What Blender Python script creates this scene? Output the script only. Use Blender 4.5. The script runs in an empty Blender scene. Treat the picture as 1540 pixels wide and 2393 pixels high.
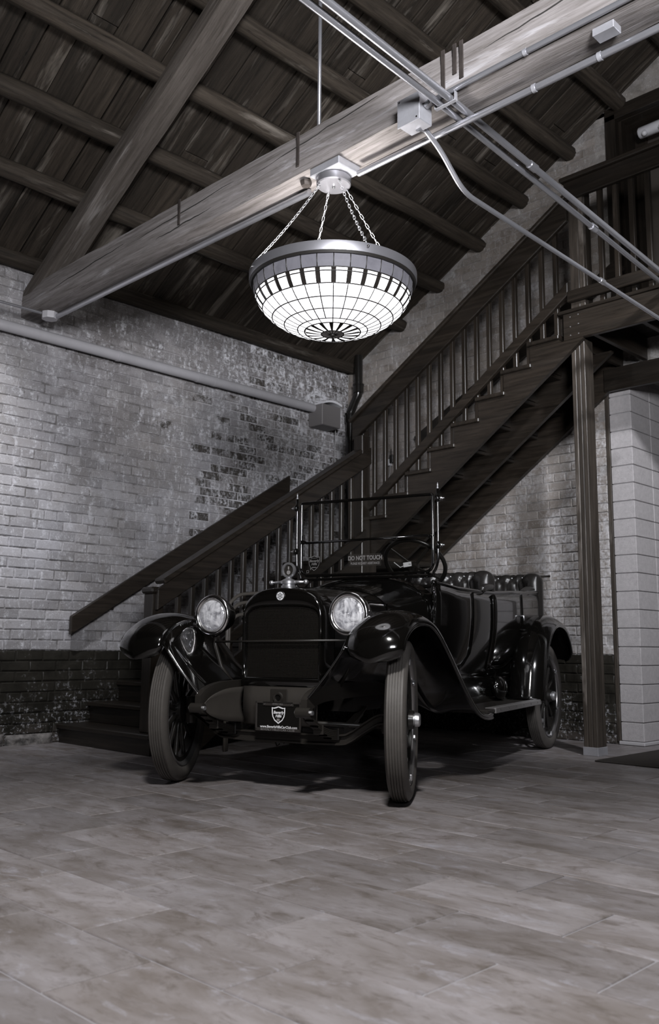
import bpy, bmesh, math, random
import numpy as np
from mathutils import Vector, Matrix, noise
random.seed(7)
scene = bpy.context.scene
COL = scene.collection
PI = math.pi

# ------------------------------------------------------------------ camera
CAM_H = 0.773
F_PX = 2117.5
YAW, PITCH, ROLL = 0.778991, 0.148314, 0.008566
def cam_axes():
    f = Vector((math.cos(YAW)*math.cos(PITCH), math.sin(YAW)*math.cos(PITCH), math.sin(PITCH)))
    r = Vector((math.sin(YAW), -math.cos(YAW), 0.0))
    u = r.cross(f)
    c, s = math.cos(ROLL), math.sin(ROLL)
    return r*c+u*s, u*c-r*s, f
_r, _u, _f = cam_axes()
cam_data = bpy.data.cameras.new('camera')
cam_data.sensor_fit = 'VERTICAL'
cam_data.sensor_height = 36.0
cam_data.sensor_width = 36.0*1540/2393
cam_data.lens = 36.0*F_PX/2393
cam_data.clip_start = 0.05
cam_data.dof.use_dof = True
cam_data.dof.focus_distance = 4.8
cam_data.dof.aperture_fstop = 4.0
cam = bpy.data.objects.new('camera', cam_data)
COL.objects.link(cam)
M = Matrix.Identity(4)
for i in range(3):
    M[i][0], M[i][1], M[i][2] = _r[i], _u[i], -_f[i]
M[2][3] = CAM_H
cam.matrix_world = M
scene.camera = cam
def in_frame(p, margin=0):
    d = Vector(p)-Vector((0, 0, CAM_H)); z = d.dot(_f)
    if z < 0.2: return False
    x = 770+F_PX*d.dot(_r)/z; y = 1196.5-F_PX*d.dot(_u)/z
    return -margin < x < 1540+margin and -margin < y < 2393+margin

# ------------------------------------------------------------------ world, lights, exposure
world = bpy.data.worlds.new('world'); scene.world = world
world.use_nodes = True
world.node_tree.nodes['Background'].inputs[0].default_value = (1.0, 0.94, 0.86, 1)
world.node_tree.nodes['Background'].inputs[1].default_value = 0.012
def look_rot(d):
    return Vector(d).to_track_quat('-Z', 'Y').to_euler()
def area(name, loc, target, sx, sy, power, col=(0.95, 0.96, 1.0), spread=180):
    l = bpy.data.lights.new(name, 'AREA'); l.shape = 'RECTANGLE'; l.size = sx; l.size_y = sy
    l.energy = power; l.color = col; l.spread = math.radians(spread)
    o = bpy.data.objects.new(name, l); COL.objects.link(o); o.location = loc
    o.rotation_euler = look_rot(Vector(target)-Vector(loc)); return o
def spot(name, loc, target, power, angle, blend=0.6, size=0.15, col=(0.95, 0.96, 1.0)):
    l = bpy.data.lights.new(name, 'SPOT'); l.energy = power; l.spot_size = math.radians(angle)
    l.spot_blend = blend; l.shadow_soft_size = size; l.color = col
    o = bpy.data.objects.new(name, l); COL.objects.link(o); o.location = loc
    o.rotation_euler = look_rot(Vector(target)-Vector(loc)); return o
NEUT = (1.0, 0.985, 0.975)
COOL = (0.945, 0.955, 1.0)
area('beam_fill', (0.0, -1.2, 2.5), (3.2, 2.45, 3.45), 1.0, 1.1, 105, COOL, 68)  # unseen area light added to brighten the beam and the left wall
spot('hall_lamp', (0.5, 0.5, 4.6), (1.80, 1.80, 0.0), 1480, 80, 1.0, 0.25, NEUT)
spot('wall_fill', (2.0, 4.6, 4.45), (2.2, 6.8, 1.7), 560, 62, 0.8, 0.08, COOL)  # unseen overhead spot, added to lift the near end of the left wall
spot('ridge_lamp', (3.0, -0.6, 5.0), (7.17, 4.2, 1.2), 1250, 36, 0.6, 0.15, COOL)
scene.view_settings.view_transform = 'Standard'
scene.view_settings.look = 'None'
scene.view_settings.exposure = 0.0
scene.view_settings.gamma = 1.0
scene.view_settings.use_curve_mapping = False
scene.cycles.max_bounces = 5
scene.cycles.diffuse_bounces = 3
scene.cycles.glossy_bounces = 3
scene.cycles.transmission_bounces = 3
scene.cycles.transparent_max_bounces = 8
scene.cycles.adaptive_threshold = 0.04
scene.cycles.caustics_reflective = False
scene.cycles.caustics_refractive = False

# ------------------------------------------------------------------ mesh helpers
OFF = {}
class MB:
    def __init__(s): s.v = []; s.f = []
    def add(s, vs, fs):
        n = len(s.v); s.v += [tuple(p) for p in vs]; s.f += [tuple(i+n for i in f) for f in fs]; return s
    def box(s, lo, hi, c=0.0):
        (x0, y0, z0), (x1, y1, z1) = lo, hi
        if c <= 0:
            vs = [(x0,y0,z0),(x1,y0,z0),(x1,y1,z0),(x0,y1,z0),(x0,y0,z1),(x1,y0,z1),(x1,y1,z1),(x0,y1,z1)]
            return s.add(vs, [(3,2,1,0),(4,5,6,7),(0,1,5,4),(1,2,6,5),(2,3,7,6),(3,0,4,7)])
        o = Vector(((x0+x1)/2,(y0+y1)/2,(z0+z1)/2))
        return s.obox(o, (1,0,0), (0,1,0), (0,0,1), x1-x0, y1-y0, z1-z0, c)
    def obox(s, o, ax, ay, az, lx, ly, lz, c=0.004):
        # chamfered oriented box
        ax, ay, az = Vector(ax), Vector(ay), Vector(az); o = Vector(o)
        c = min(c, lx*.45, ly*.45, lz*.45)
        bm = bmesh.new(); bmesh.ops.create_cube(bm, size=1)
        for v in bm.verts: v.co = Vector((v.co.x*lx, v.co.y*ly, v.co.z*lz))
        if c > 0: bmesh.ops.bevel(bm, geom=bm.edges[:], offset=c, segments=1, affect='EDGES')
        bm.verts.index_update()
        vs = [o+ax*v.co.x+ay*v.co.y+az*v.co.z for v in bm.verts]; fs = [[v.index for v in f.verts] for f in bm.faces]
        bm.free(); return s.add(vs, fs)
    def bar(s, a, b, w, h, up=(0,0,1), c=0.003):
        a, b = Vector(a), Vector(b); d = (b-a); L = d.length; d.normalize()
        up = Vector(up); side = d.cross(up).normalized(); up2 = side.cross(d).normalized()
        return s.obox((a+b)/2, d, side, up2, L, w, h, c)
    def tube(s, pts, r, n=10, caps=True, closed=False):
        pts = [Vector(p) for p in pts]; m = len(pts); R = r if hasattr(r, '__len__') else [r]*m
        vs = []; fs = []; prev = None
        for i, p in enumerate(pts):
            if closed: t = pts[(i+1) % m]-pts[i-1]
            else: t = (pts[min(i+1, m-1)]-pts[max(i-1, 0)])
            t.normalize()
            if prev is None:
                a = Vector((0,0,1)) if abs(t.z) < .9 else Vector((1,0,0)); x = t.cross(a).normalized()
            else: x = (prev-t*prev.dot(t)).normalized()
            prev = x; y = t.cross(x)
            for k in range(n):
                a = 2*PI*k/n; vs.append(p+(x*math.cos(a)+y*math.sin(a))*R[i])
        rng = m if closed else m-1
        for i in range(rng):
            for k in range(n):
                a = i*n+k; b = i*n+(k+1) % n; c2 = ((i+1) % m)*n+(k+1) % n; d = ((i+1) % m)*n+k; fs.append((a,b,c2,d))
        if caps and not closed: fs += [tuple(range(n))[::-1], tuple((m-1)*n+k for k in range(n))]
        return s.add(vs, fs)
    def lathe(s, prof, n=32, o=(0,0,0), ax=(0,0,1), closed=False):
        # prof: list of (r, h) along axis
        o = Vector(o); az = Vector(ax).normalized(); t = Vector((1,0,0)) if abs(az.x) < .9 else Vector((0,1,0))
        x = az.cross(t).normalized(); y = az.cross(x)
        vs = []; fs = []; m = len(prof)
        for r, h in prof:
            for k in range(n):
                a = 2*PI*k/n; vs.append(o+az*h+(x*math.cos(a)+y*math.sin(a))*max(r, 1e-5))
        for i in range(m if closed else m-1):
            j = (i+1) % m
            for k in range(n): fs.append((i*n+k, i*n+(k+1) % n, j*n+(k+1) % n, j*n+k))
        return s.add(vs, fs)
    def grid(s, rows, closed_u=False, closed_v=False):
        m = len(rows); n = len(rows[0]); vs = [p for r in rows for p in r]; fs = []
        for i in range(m if closed_u else m-1):
            for k in range(n if closed_v else n-1):
                a, b = i, (i+1) % m; c, d = k, (k+1) % n; fs.append((a*n+c, a*n+d, b*n+d, b*n+c))
        return s.add(vs, fs)
    def prism(s, poly, d):
        # poly: list of 3d points (planar), d: extrusion vector
        n = len(poly); d = Vector(d); vs = [Vector(p) for p in poly]+[Vector(p)+d for p in poly]
        fs = [tuple(range(n))[::-1], tuple(range(n, 2*n))]+[(i, (i+1) % n, n+(i+1) % n, n+i) for i in range(n)]
        return s.add(vs, fs)
    def sphere(s, o, r, n=14, sc=(1,1,1)):
        vs = []; rows = n//2
        prof = []
        o = Vector(o); R = []
        for i in range(rows+1):
            t = PI*i/rows
            R.append([o+Vector((r*sc[0]*math.sin(t)*math.cos(2*PI*k/n), r*sc[1]*math.sin(t)*math.sin(2*PI*k/n), r*sc[2]*math.cos(t))) for k in range(n)])
        return s.grid(R, closed_v=True)
    def mesh(s, name, mat, smooth=False, off=(0,0,0)):
        me = bpy.data.meshes.new(name); o = Vector(off)
        me.from_pydata([tuple(Vector(p)-o) for p in s.v], [], s.f)
        bm = bmesh.new(); bm.from_mesh(me); bmesh.ops.remove_doubles(bm, verts=bm.verts, dist=1e-5)
        bmesh.ops.recalc_face_normals(bm, faces=bm.faces); bm.to_mesh(me); bm.free()
        if smooth:
            for p in me.polygons: p.use_smooth = True
        if mat: me.materials.append(mat)
        me.update(); return me
    def build(s, name, mat, parent=None, smooth=False, auto=None, off=None):
        if off is None: off = OFF.get(parent.name, (0,0,0)) if parent else (0,0,0)
        me = s.mesh(name, mat, smooth, off)
        o = bpy.data.objects.new(name, me); COL.objects.link(o)
        if parent: o.parent = parent
        else: o.location = off
        if auto is not None:
            for p in me.polygons: p.use_smooth = True
            bm = bmesh.new(); bm.from_mesh(me)
            for e in bm.edges:
                if len(e.link_faces) == 2 and e.calc_face_angle(0) > math.radians(auto): e.smooth = False
            bm.to_mesh(me); bm.free()
        return o
def tag(o, label=None, cat=None, group=None, kind=None):
    if label: o['label'] = label
    if cat: o['category'] = cat
    if group: o['group'] = group
    if kind: o['kind'] = kind
    return o
def thing(name, label, cat, loc=(0,0,0), rotz=0, group=None, local=False, kind=None):
    o = bpy.data.objects.new(name, None); COL.objects.link(o); o.location = loc; o.rotation_euler = (0,0,rotz)
    o.empty_display_size = .1
    OFF[o.name] = (0,0,0) if local else tuple(loc)
    return tag(o, label, cat, group, kind)
def single(mb, name, mat, label, cat, base, group=None, smooth=False, auto=None, kind=None):
    o = mb.build(name, mat, None, smooth, auto, off=base)
    OFF[o.name] = tuple(base)
    return tag(o, label, cat, group, kind)
def solid(o, t, off=-1):
    m = o.modifiers.new('solid', 'SOLIDIFY'); m.thickness = t; m.offset = off; return o
def subsurf(o, n=1):
    m = o.modifiers.new('sub', 'SUBSURF'); m.levels = n; m.render_levels = n; return o
def text_mesh(name, body, size, mat, parent, loc, xdir, ydir, extrude=.0005, align='CENTER', shear=0, spacing=1.0, sx=1.0, bold=0.0):
    cu = bpy.data.curves.new(name, 'FONT'); cu.body = body; cu.size = size; cu.extrude = extrude
    cu.align_x = align; cu.align_y = 'CENTER'; cu.shear = shear; cu.space_character = spacing; cu.offset = bold
    cu.resolution_u = 3
    t = bpy.data.objects.new(name, cu); COL.objects.link(t)
    dg = bpy.context.evaluated_depsgraph_get(); dg.update()
    me = bpy.data.meshes.new_from_object(t.evaluated_get(dg))
    bpy.data.objects.remove(t); bpy.data.curves.remove(cu)
    o = bpy.data.objects.new(name, me); COL.objects.link(o); me.materials.clear(); me.materials.append(mat)
    x = Vector(xdir).normalized(); y = Vector(ydir).normalized(); z = x.cross(y)
    mm = Matrix.Identity(4)
    for i in range(3): mm[i][0], mm[i][1], mm[i][2], mm[i][3] = x[i]*sx, y[i], z[i], loc[i]
    me.transform(mm); me.update()
    o.parent = parent; return o

# ------------------------------------------------------------------ materials
class NT:
    def __init__(s, name):
        s.m = bpy.data.materials.new(name); s.m.use_nodes = True; s.t = s.m.node_tree; s.t.nodes.clear()
        s.out = s.t.nodes.new('ShaderNodeOutputMaterial')
    def n(s, typ, ins=None, **kw):
        nd = s.t.nodes.new('ShaderNode'+typ)
        for k, v in kw.items(): setattr(nd, k, v)
        if ins:
            for k, v in ins.items():
                if hasattr(v, 'is_output') or isinstance(v, bpy.types.NodeSocket): s.t.links.new(v, nd.inputs[k])
                else:
                    try: nd.inputs[k].default_value = v
                    except Exception:
                        nd.inputs[k].default_value = tuple(v)+(1,)
        return nd
    def pos(s): return s.n('NewGeometry').outputs['Position']
    def mapping(s, vec, scale=(1,1,1), rot=(0,0,0), loc=(0,0,0)):
        return s.n('Mapping', {'Vector': vec, 'Scale': scale, 'Rotation': rot, 'Location': loc}).outputs[0]
    def noise(s, vec, scale=5, detail=6, rough=.6, dist=0, w=None):
        nd = s.n('TexNoise', {'Vector': vec, 'Scale': scale, 'Detail': detail, 'Roughness': rough, 'Distortion': dist}, noise_dimensions='4D' if w is not None else '3D')
        if w is not None: s.t.links.new(w, nd.inputs['W'])
        return nd.outputs['Fac']
    def ramp(s, fac, stops, interp='LINEAR'):
        nd = s.n('ValToRGB', {'Fac': fac}); cr = nd.color_ramp; cr.interpolation = interp
        while len(cr.elements) > 1: cr.elements.remove(cr.elements[-1])
        for i, (p, c) in enumerate(stops):
            e = cr.elements[0] if i == 0 else cr.elements.new(p)
            e.position = p; e.color = (c, c, c, 1) if not hasattr(c, '__len__') else (*c, 1)
        return nd.outputs['Color']
    def math(s, op, a, b=0.0, c=None):
        nd = s.n('Math', {0: a, 1: b}, operation=op)
        if c is not None: nd.inputs[2].default_value = c
        return nd.outputs[0]
    def mix(s, fac, a, b, blend='MIX'):
        nd = s.n('Mix', data_type='RGBA', blend_type=blend)
        def put(i, v):
            if isinstance(v, bpy.types.NodeSocket): s.t.links.new(v, nd.inputs[i])
            else: nd.inputs[i].default_value = v if i == 0 else (*v, 1)
        put(0, fac); put(6, a); put(7, b); return nd.outputs[2]
    def map_range(s, v, a, b, c=0, d=1, smooth=False):
        nd = s.n('MapRange', {'Value': v, 'From Min': a, 'From Max': b, 'To Min': c, 'To Max': d})
        if smooth: nd.interpolation_type = 'SMOOTHSTEP'
        return nd.outputs[0]
    def sep(s, v): return s.n('SeparateXYZ', {0: v}).outputs
    def bump(s, h, strength=.3, dist=.01): return s.n('Bump', {'Height': h, 'Strength': strength, 'Distance': dist}).outputs[0]
    def bsdf(s, color=(.5,.5,.5), rough=.5, metal=0, spec=.5, normal=None, coat=0, coat_rough=.03, trans=0, ior=1.5, emis=None, estr=0, alpha=1):
        p = s.n('BsdfPrincipled')
        def put(k, v):
            if isinstance(v, bpy.types.NodeSocket): s.t.links.new(v, p.inputs[k])
            elif v is not None: p.inputs[k].default_value = v if not (hasattr(v, '__len__') and len(v) == 3) else (*v, 1)
        put('Base Color', color); put('Roughness', rough); put('Metallic', metal); put('Specular IOR Level', spec)
        put('Normal', normal); put('Coat Weight', coat); put('Coat Roughness', coat_rough); put('Transmission Weight', trans); put('IOR', ior)
        if emis is not None: put('Emission Color', emis); put('Emission Strength', estr)
        s.t.links.new(p.outputs[0], s.out.inputs[0]); return s.m
def plain(name, col, rough=.5, metal=0, spec=.5, coat=0, coat_rough=.03, bump=0, bscale=60, var=0):
    t = NT(name); nrm = None; c = col
    if bump or var:
        ns = t.noise(t.pos(), bscale, 5, .6)
        if bump: nrm = t.bump(ns, bump, .004)
        if var:
            n2 = t.noise(t.pos(), bscale*.22, 6, .65)
            c = t.mix(t.map_range(n2, .3, .75), tuple(x*(1-var) for x in col), tuple(min(1, x*(1+var)) for x in col))
    return t.bsdf(c, rough, metal, spec, nrm, coat, coat_rough)
def wood(name, dark, light, pale, grain_rot=(0,0,0), rough=.6, spec=.4, pale_amt=.62, scale=1.0, bump=.35, coat=0):
    # grain runs along local X of the rotated mapping
    t = NT(name); rnd = t.n('ObjectInfo').outputs['Random']; w = t.math('MULTIPLY', rnd, 37.0)
    p = t.pos()
    v = t.mapping(p, (1,1,1), grain_rot)
    st = t.n('VectorMath', {0: v, 1: (.75*scale, 13*scale, 13*scale)}, operation='MULTIPLY').outputs[0]
    st2 = t.n('VectorMath', {0: v, 1: (.8*scale, 7*scale, 7*scale)}, operation='MULTIPLY').outputs[0]
    g = t.noise(st, 3.0, 6, .68, .35, w); b = t.noise(st2, 1.5, 5, .68, .45, w); fine = t.noise(st, 14, 3, .6, 0, w)
    col = t.mix(t.map_range(g, .3, .72), dark, light)
    col = t.mix(t.map_range(b, pale_amt, pale_amt+.16), col, pale)
    tone = t.map_range(rnd, 0, 1, .72, 1.22)
    col = t.mix(1.0, col, t.n('CombineXYZ', {0: tone, 1: tone, 2: tone}).outputs[0], 'MULTIPLY')
    col = t.mix(t.map_range(fine, .62, .74), col, tuple(x*.4 for x in dark))
    h = t.math('ADD', t.math('MULTIPLY', g, .6), t.math('MULTIPLY', fine, .4))
    return t.bsdf(col, t.map_range(b, .3, .8, rough-.12, rough+.12), 0, spec, t.bump(h, bump, .006), coat, .2)
SLOPE = math.atan(.565)
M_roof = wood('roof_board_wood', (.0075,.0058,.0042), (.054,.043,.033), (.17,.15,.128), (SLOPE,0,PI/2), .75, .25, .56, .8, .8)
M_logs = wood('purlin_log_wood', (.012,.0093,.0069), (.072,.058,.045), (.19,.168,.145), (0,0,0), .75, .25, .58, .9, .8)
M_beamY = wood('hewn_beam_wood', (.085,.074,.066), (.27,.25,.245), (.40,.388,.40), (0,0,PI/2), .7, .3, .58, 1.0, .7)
M_raft = wood('rafter_wood', (.040,.033,.027), (.125,.108,.095), (.215,.198,.187), (SLOPE,0,PI/2), .7, .3, .58, 1.0, .7)
ST = ((.008,.0062,.0046), (.036,.028,.0215), (.066,.054,.044))
M_stX = wood('stained_wood_along_x', *ST, (0,0,0), .42, .5, .66, .9, .2)
M_stY = wood('stained_wood_along_y', *ST, (0,0,PI/2), .42, .5, .66, .9, .2)
M_stZ = wood('stained_wood_upright', *ST, (0,PI/2,0), .38, .5, .66, .9, .2)
M_post = wood('rough_stained_post', (.018,.0148,.012), (.082,.068,.056), (.19,.168,.15), (0,PI/2,0), .42, .5, .55, .8, .3)

def brick_mat(name, paint, exposed, flake, wear_axis):
    t = NT(name); p = t.pos(); x, y, z = t.sep(p)
    u = x if wear_axis == 'left' else y
    course = t.math('FLOOR', t.math('DIVIDE', z, .081))
    odd = t.math('MODULO', course, 2.0)
    cell = t.math('FLOOR', t.math('ADD', t.math('DIVIDE', t.math('ADD', u, 1.0 if wear_axis == 'left' else -3.71), .232), t.math('MULTIPLY', odd, .5)))
    is_m = 'mortar' in name
    rnd = t.n('TexWhiteNoise', {'Vector': t.n('CombineXYZ', {0: cell, 1: course, 2: 3.0}).outputs[0]}, noise_dimensions='3D').outputs['Value']
    big = t.noise(p, .9, 2, .55, .3); mid = t.noise(p, 5.5, 5, .68, .4); fine = t.noise(p, 34, 4, .7, .2)
    drip = t.noise(t.mapping(p, (9, 9, 3.0)), 1.6, 4, .65, .5)
    tone = t.map_range(rnd, 0, 1, .74, 1.14)
    col = t.mix(t.map_range(t.math('ADD', t.math('MULTIPLY', big, .6), t.math('MULTIPLY', mid, .4)), .36, .62), (paint[0]*.70, paint[1]*.67, paint[2]*.62), paint)
    col = t.mix(1.0, col, t.n('CombineXYZ', {0: tone, 1: tone, 2: tone}).outputs[0], 'MULTIPLY')
    if wear_axis == 'left':
        # darker towards the top, a brown stain under the beam end and down the wall, bare patches near the corner
        a = t.map_range(t.math('ABSOLUTE', t.math('SUBTRACT', x, 3.95)), .15, .95, 1, 0, True)
        b = t.map_range(z, 1.9, 2.9, 0, 1, True)
        stain = t.math('MULTIPLY', t.math('MULTIPLY', a, b), t.map_range(mid, .3, .62))
        col = t.mix(t.math('MULTIPLY', stain, .62), col, (.10,.085,.078))
        c2 = t.map_range(x, 4.3, 6.6, 0, 1, True)
        brown = t.math('MULTIPLY', c2, t.map_range(t.math('ADD', t.math('MULTIPLY', mid, .5), t.math('MULTIPLY', rnd, .5)), .30, .70))
        col = t.mix(t.math('MULTIPLY', c2, .55), col, (.60,.59,.61)) if is_m else t.mix(t.math('MULTIPLY', brown, .85), col, (.11,.095,.085))
        top_dark = t.math('MULTIPLY', t.map_range(z, 2.9, 3.8, 0, 1, True), t.map_range(t.math('ADD', mid, t.math('MULTIPLY', c2, .3)), .35, .7))  # patchy darkening towards the top of the wall
        col = t.mix(t.math('MULTIPLY', top_dark, .6), col, (.085,.074,.068))
        bx = t.map_range(x, 4.0, 6.4, 0, .30, True); bz = t.map_range(t.math('ABSOLUTE', t.math('SUBTRACT', z, 2.2)), .25, 1.5, .12, -.05, True)
        bare_v = t.math('ADD', t.math('ADD', t.math('MULTIPLY', t.noise(p, 6.0, 5, .64, .3), .34), t.math('MULTIPLY', rnd, .58)), t.math('ADD', bx, bz))
        bare = 0.0 if is_m else t.math('MULTIPLY', t.map_range(bare_v, .88, .92), .94)
        white = t.map_range(t.math('ADD', t.math('ADD', t.math('MULTIPLY', t.noise(p, 3.6, 5, .66, .5), .8), t.math('MULTIPLY', bx, .45)), t.math('MULTIPLY', rnd, .14)), .66, .72)
        col = t.mix(t.math('MULTIPLY', white, .9), col, flake)
        flk = t.math('MULTIPLY', t.map_range(fine, .44, .60), t.map_range(t.math('ADD', drip, t.math('MULTIPLY', bx, .45)), .52, .70))
    else:
        bare = t.map_range(t.math('ADD', t.math('MULTIPLY', mid, .6), t.math('MULTIPLY', rnd, .4)), .52, .70)
        low = t.map_range(t.math('SUBTRACT', z, t.math('MULTIPLY', t.math('SUBTRACT', 7.0, y), 1.25)), -2.2, -.2, .16, -.02)
        flk = t.math('MULTIPLY', t.map_range(fine, .36, .64), t.map_range(t.math('ADD', t.math('ADD', t.noise(p, 3.2, 5, .62, .5), t.math('MULTIPLY', drip, .35)), low), .66, .86))
    col = t.mix(bare, col, exposed)
    col = t.mix(t.math('MULTIPLY', flk, .85), col, flake)
    grit = t.noise(p, 85, 3, .75, .3); pit = t.noise(p, 21, 4, .7, .6)
    col = t.mix(t.math('MULTIPLY', t.map_range(t.math('ADD', t.math('MULTIPLY', grit, .6), t.math('MULTIPLY', pit, .5)), .60, .70), .55), col, flake)
    col = t.mix(t.math('MULTIPLY', t.map_range(t.math('ADD', t.math('MULTIPLY', grit, .55), t.math('MULTIPLY', pit, .55)), .47, .38), .6), col, exposed)
    if 'mortar' in name: col = t.mix(t.math('MULTIPLY', t.map_range(t.noise(p, 6.0, 5, .7, .4), .46, .60), t.map_range(x, 4.6, 6.0, .75, .15) if wear_axis == 'left' else .5), col, (.10,.092,.085))
    edge = t.math('ADD', z, t.math('MULTIPLY', t.math('SUBTRACT', fine, .5), .02))
    dado = t.map_range(edge, .728, .732, 1, 0)
    spk = t.math('MULTIPLY', t.map_range(fine, .54, .62), t.map_range(t.math('ADD', mid, t.map_range(z, 0, .5, .34, -.06)), .50, .68))
    dcol = t.mix(t.map_range(mid, .3, .75), (.014,.0128,.0100), (.042,.038,.031))
    dcol = t.mix(t.math('MULTIPLY', t.map_range(t.math('ADD', mid, t.map_range(z, .05, .35, .25, -.3)), .55, .8), .7), dcol, (.10,.085,.075))
    dcol = t.mix(t.math('MULTIPLY', spk, .8), dcol, (.42,.42,.44))
    col = t.mix(dado, col, dcol)
    hgt = t.math('ADD', t.math('MULTIPLY', mid, .5), t.math('MULTIPLY', fine, .5))
    return t.bsdf(col, t.map_range(dado, 0, 1, .62, .42), 0, .4, t.bump(hgt, .45, .006))
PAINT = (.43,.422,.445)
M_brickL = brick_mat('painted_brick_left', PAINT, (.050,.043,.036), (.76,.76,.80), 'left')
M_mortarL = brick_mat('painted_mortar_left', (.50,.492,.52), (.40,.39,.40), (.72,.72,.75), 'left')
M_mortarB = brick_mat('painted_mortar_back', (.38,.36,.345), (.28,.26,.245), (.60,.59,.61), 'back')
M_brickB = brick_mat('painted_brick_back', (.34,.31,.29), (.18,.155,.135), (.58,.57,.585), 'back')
def tile_mat():
    t = NT('slate_floor_tile'); rnd = t.n('ObjectInfo').outputs['Random']; w = t.math('MULTIPLY', rnd, 50.0); p = t.pos()
    v = t.n('VectorMath', {0: p, 1: (2.2, 1.0, 1.0)}, operation='MULTIPLY').outputs[0]
    a = t.noise(v, 2.2, 5, .62, .6, w); b = t.noise(v, 5.5, 6, .72, .9, w); c = t.noise(t.mapping(p, (1.6,.7,1), (0,0,.5)), 22, 4, .72, .6)
    col = t.mix(t.map_range(a, .32, .70), (.130,.112,.102), (.275,.258,.270))
    col = t.mix(t.math('MULTIPLY', t.map_range(b, .52, .66), .75), col, (.090,.075,.064))
    col = t.mix(t.math('MULTIPLY', t.map_range(b, .44, .30), .65), col, (.34,.335,.375))
    col = t.mix(t.math('MULTIPLY', t.map_range(c, .56, .70), .35), col, (.085,.075,.072))
    tone = t.map_range(rnd, 0, 1, .82, 1.12)
    col = t.mix(1.0, col, t.n('CombineXYZ', {0: tone, 1: tone, 2: tone}).outputs[0], 'MULTIPLY')
    return t.bsdf(col, t.map_range(b, .3, .7, .34, .50), 0, .45, t.bump(t.math('ADD', b, t.math('MULTIPLY', c, .4)), .18, .006))
M_tile = tile_mat()
M_grout = plain('floor_grout', (.27,.265,.285), .8)
M_cmu = plain('concrete_block', (.42,.40,.405), .85, 0, .25, bump=.8, bscale=150, var=.12)
M_cmu_joint = plain('block_joint', (.40,.39,.40), .85, bump=.3, bscale=80)
M_stone = plain('rough_foundation_stone', (.17,.158,.15), .8, bump=1.0, bscale=60, var=.9)
M_conduit = plain('galvanised_conduit', (.46,.46,.49), .30, .8, .5, bump=.05, bscale=30, var=.08)
M_box = plain('galvanised_box', (.48,.48,.51), .42, .6, .5, bump=.15, bscale=45, var=.15)
M_pipepaint = plain('painted_wall_pipe', (.42,.41,.43), .42, 0, .4, var=.12, bscale=10)
M_iron = plain('black_painted_iron', (.010,.009,.008), .22, 0, .6, bump=.2, bscale=40)
M_rust = plain('dark_iron_strap', (.06,.05,.045), .6, .4, .4, bump=.3, bscale=50, var=.4)
M_grey = plain('grey_plastic', (.17,.16,.16), .5)
M_white = plain('white_plastic', (.72,.72,.75), .4)
M_paint = plain('black_car_paint', (.0030,.0027,.0024), .12, 0, .5, coat=.8, coat_rough=.03)
M_under = plain('chassis_black', (.007,.006,.0055), .42, 0, .4)
M_satin = plain('satin_black_enamel', (.022,.0195,.017), .38, 0, .45)
M_dusty_lit = plain('dusty_lit_enamel', (.036,.032,.028), .45, 0, .4, bump=.05, bscale=30, var=.15)  # dusty enamel, lightened to stand in for light on the front apron
M_nickel = plain('nickel_plate', (.66,.65,.66), .16, 1.0)
M_nickel_dull = plain('dull_nickel', (.60,.60,.62), .34, .9)
M_tyre = plain('grey_tyre_rubber', (.085,.078,.072), .55, 0, .35, bump=.12, bscale=90, var=.12)
M_spoke = plain('black_wood_spoke', (.012,.011,.010), .28, 0, .5)
M_rim = plain('worn_aluminium_rim', (.34,.33,.33), .30, .85)
M_alu = plain('aluminium_trim', (.38,.37,.37), .4, .6)
M_mat = plain('floor_mat_carpet', (.045,.04,.037), .95, 0, .1, bump=.8, bscale=220)
M_cord = plain('pale_cord', (.42,.41,.42), .6)
M_leather = plain('black_leather', (.016,.0145,.0135), .30, 0, .5, bump=.12, bscale=140)
M_linoleum = plain('running_board_lino', (.028,.025,.022), .35, 0, .4)
M_ink = plain('white_ink', (.80,.80,.82), .5)
M_inkgrey = plain('grey_ink', (.22,.21,.205), .9, 0, .1)
M_blackplate = plain('black_plate', (.006,.0055,.005), .3)
M_platef = plain('embossed_plate_frame', (.045,.04,.037), .4, .3)
M_lampmetal = plain('brushed_lamp_metal', (.32,.315,.335), .36, .75, var=.05)
M_chain = plain('chain_steel', (.72,.72,.74), .28, .85)
M_came = plain('lead_came', (.018,.016,.014), .45, .2)
M_accent = plain('dark_accent_glass', (.02,.017,.015), .2)
def lens_mat():
    t = NT('headlight_lens'); p = t.pos(); ns = t.noise(p, 14, 3, .55, 1.0)
    bsd = t.n('BsdfGlossy', {'Color': (.95,.95,1,1), 'Roughness': .08, 'Normal': t.bump(ns, .35, .02)})
    df = t.n('BsdfDiffuse', {'Color': (.97,.97,1,1)})
    tr = t.n('BsdfTransparent', {'Color': (.96,.96,.98,1)})
    flute = t.noise(t.mapping(p, (38, 38, 5)), 1.0, 4, .6, .8); swirl = t.noise(p, 17, 4, .6, 1.4)
    painted_glare = t.map_range(t.math('ADD', t.math('MULTIPLY', flute, .45), t.math('MULTIPLY', swirl, .55)), .42, .60, .10, .85)  # diffuse white patches painted in for the bright glare on the lens
    m0 = t.n('MixShader', {0: painted_glare}); t.t.links.new(tr.outputs[0], m0.inputs[1]); t.t.links.new(df.outputs[0], m0.inputs[2])
    mx = t.n('MixShader', {0: .16}); t.t.links.new(m0.outputs[0], mx.inputs[1]); t.t.links.new(bsd.outputs[0], mx.inputs[2])
    t.t.links.new(mx.outputs[0], t.out.inputs[0]); return t.m
M_lens = lens_mat()
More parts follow.
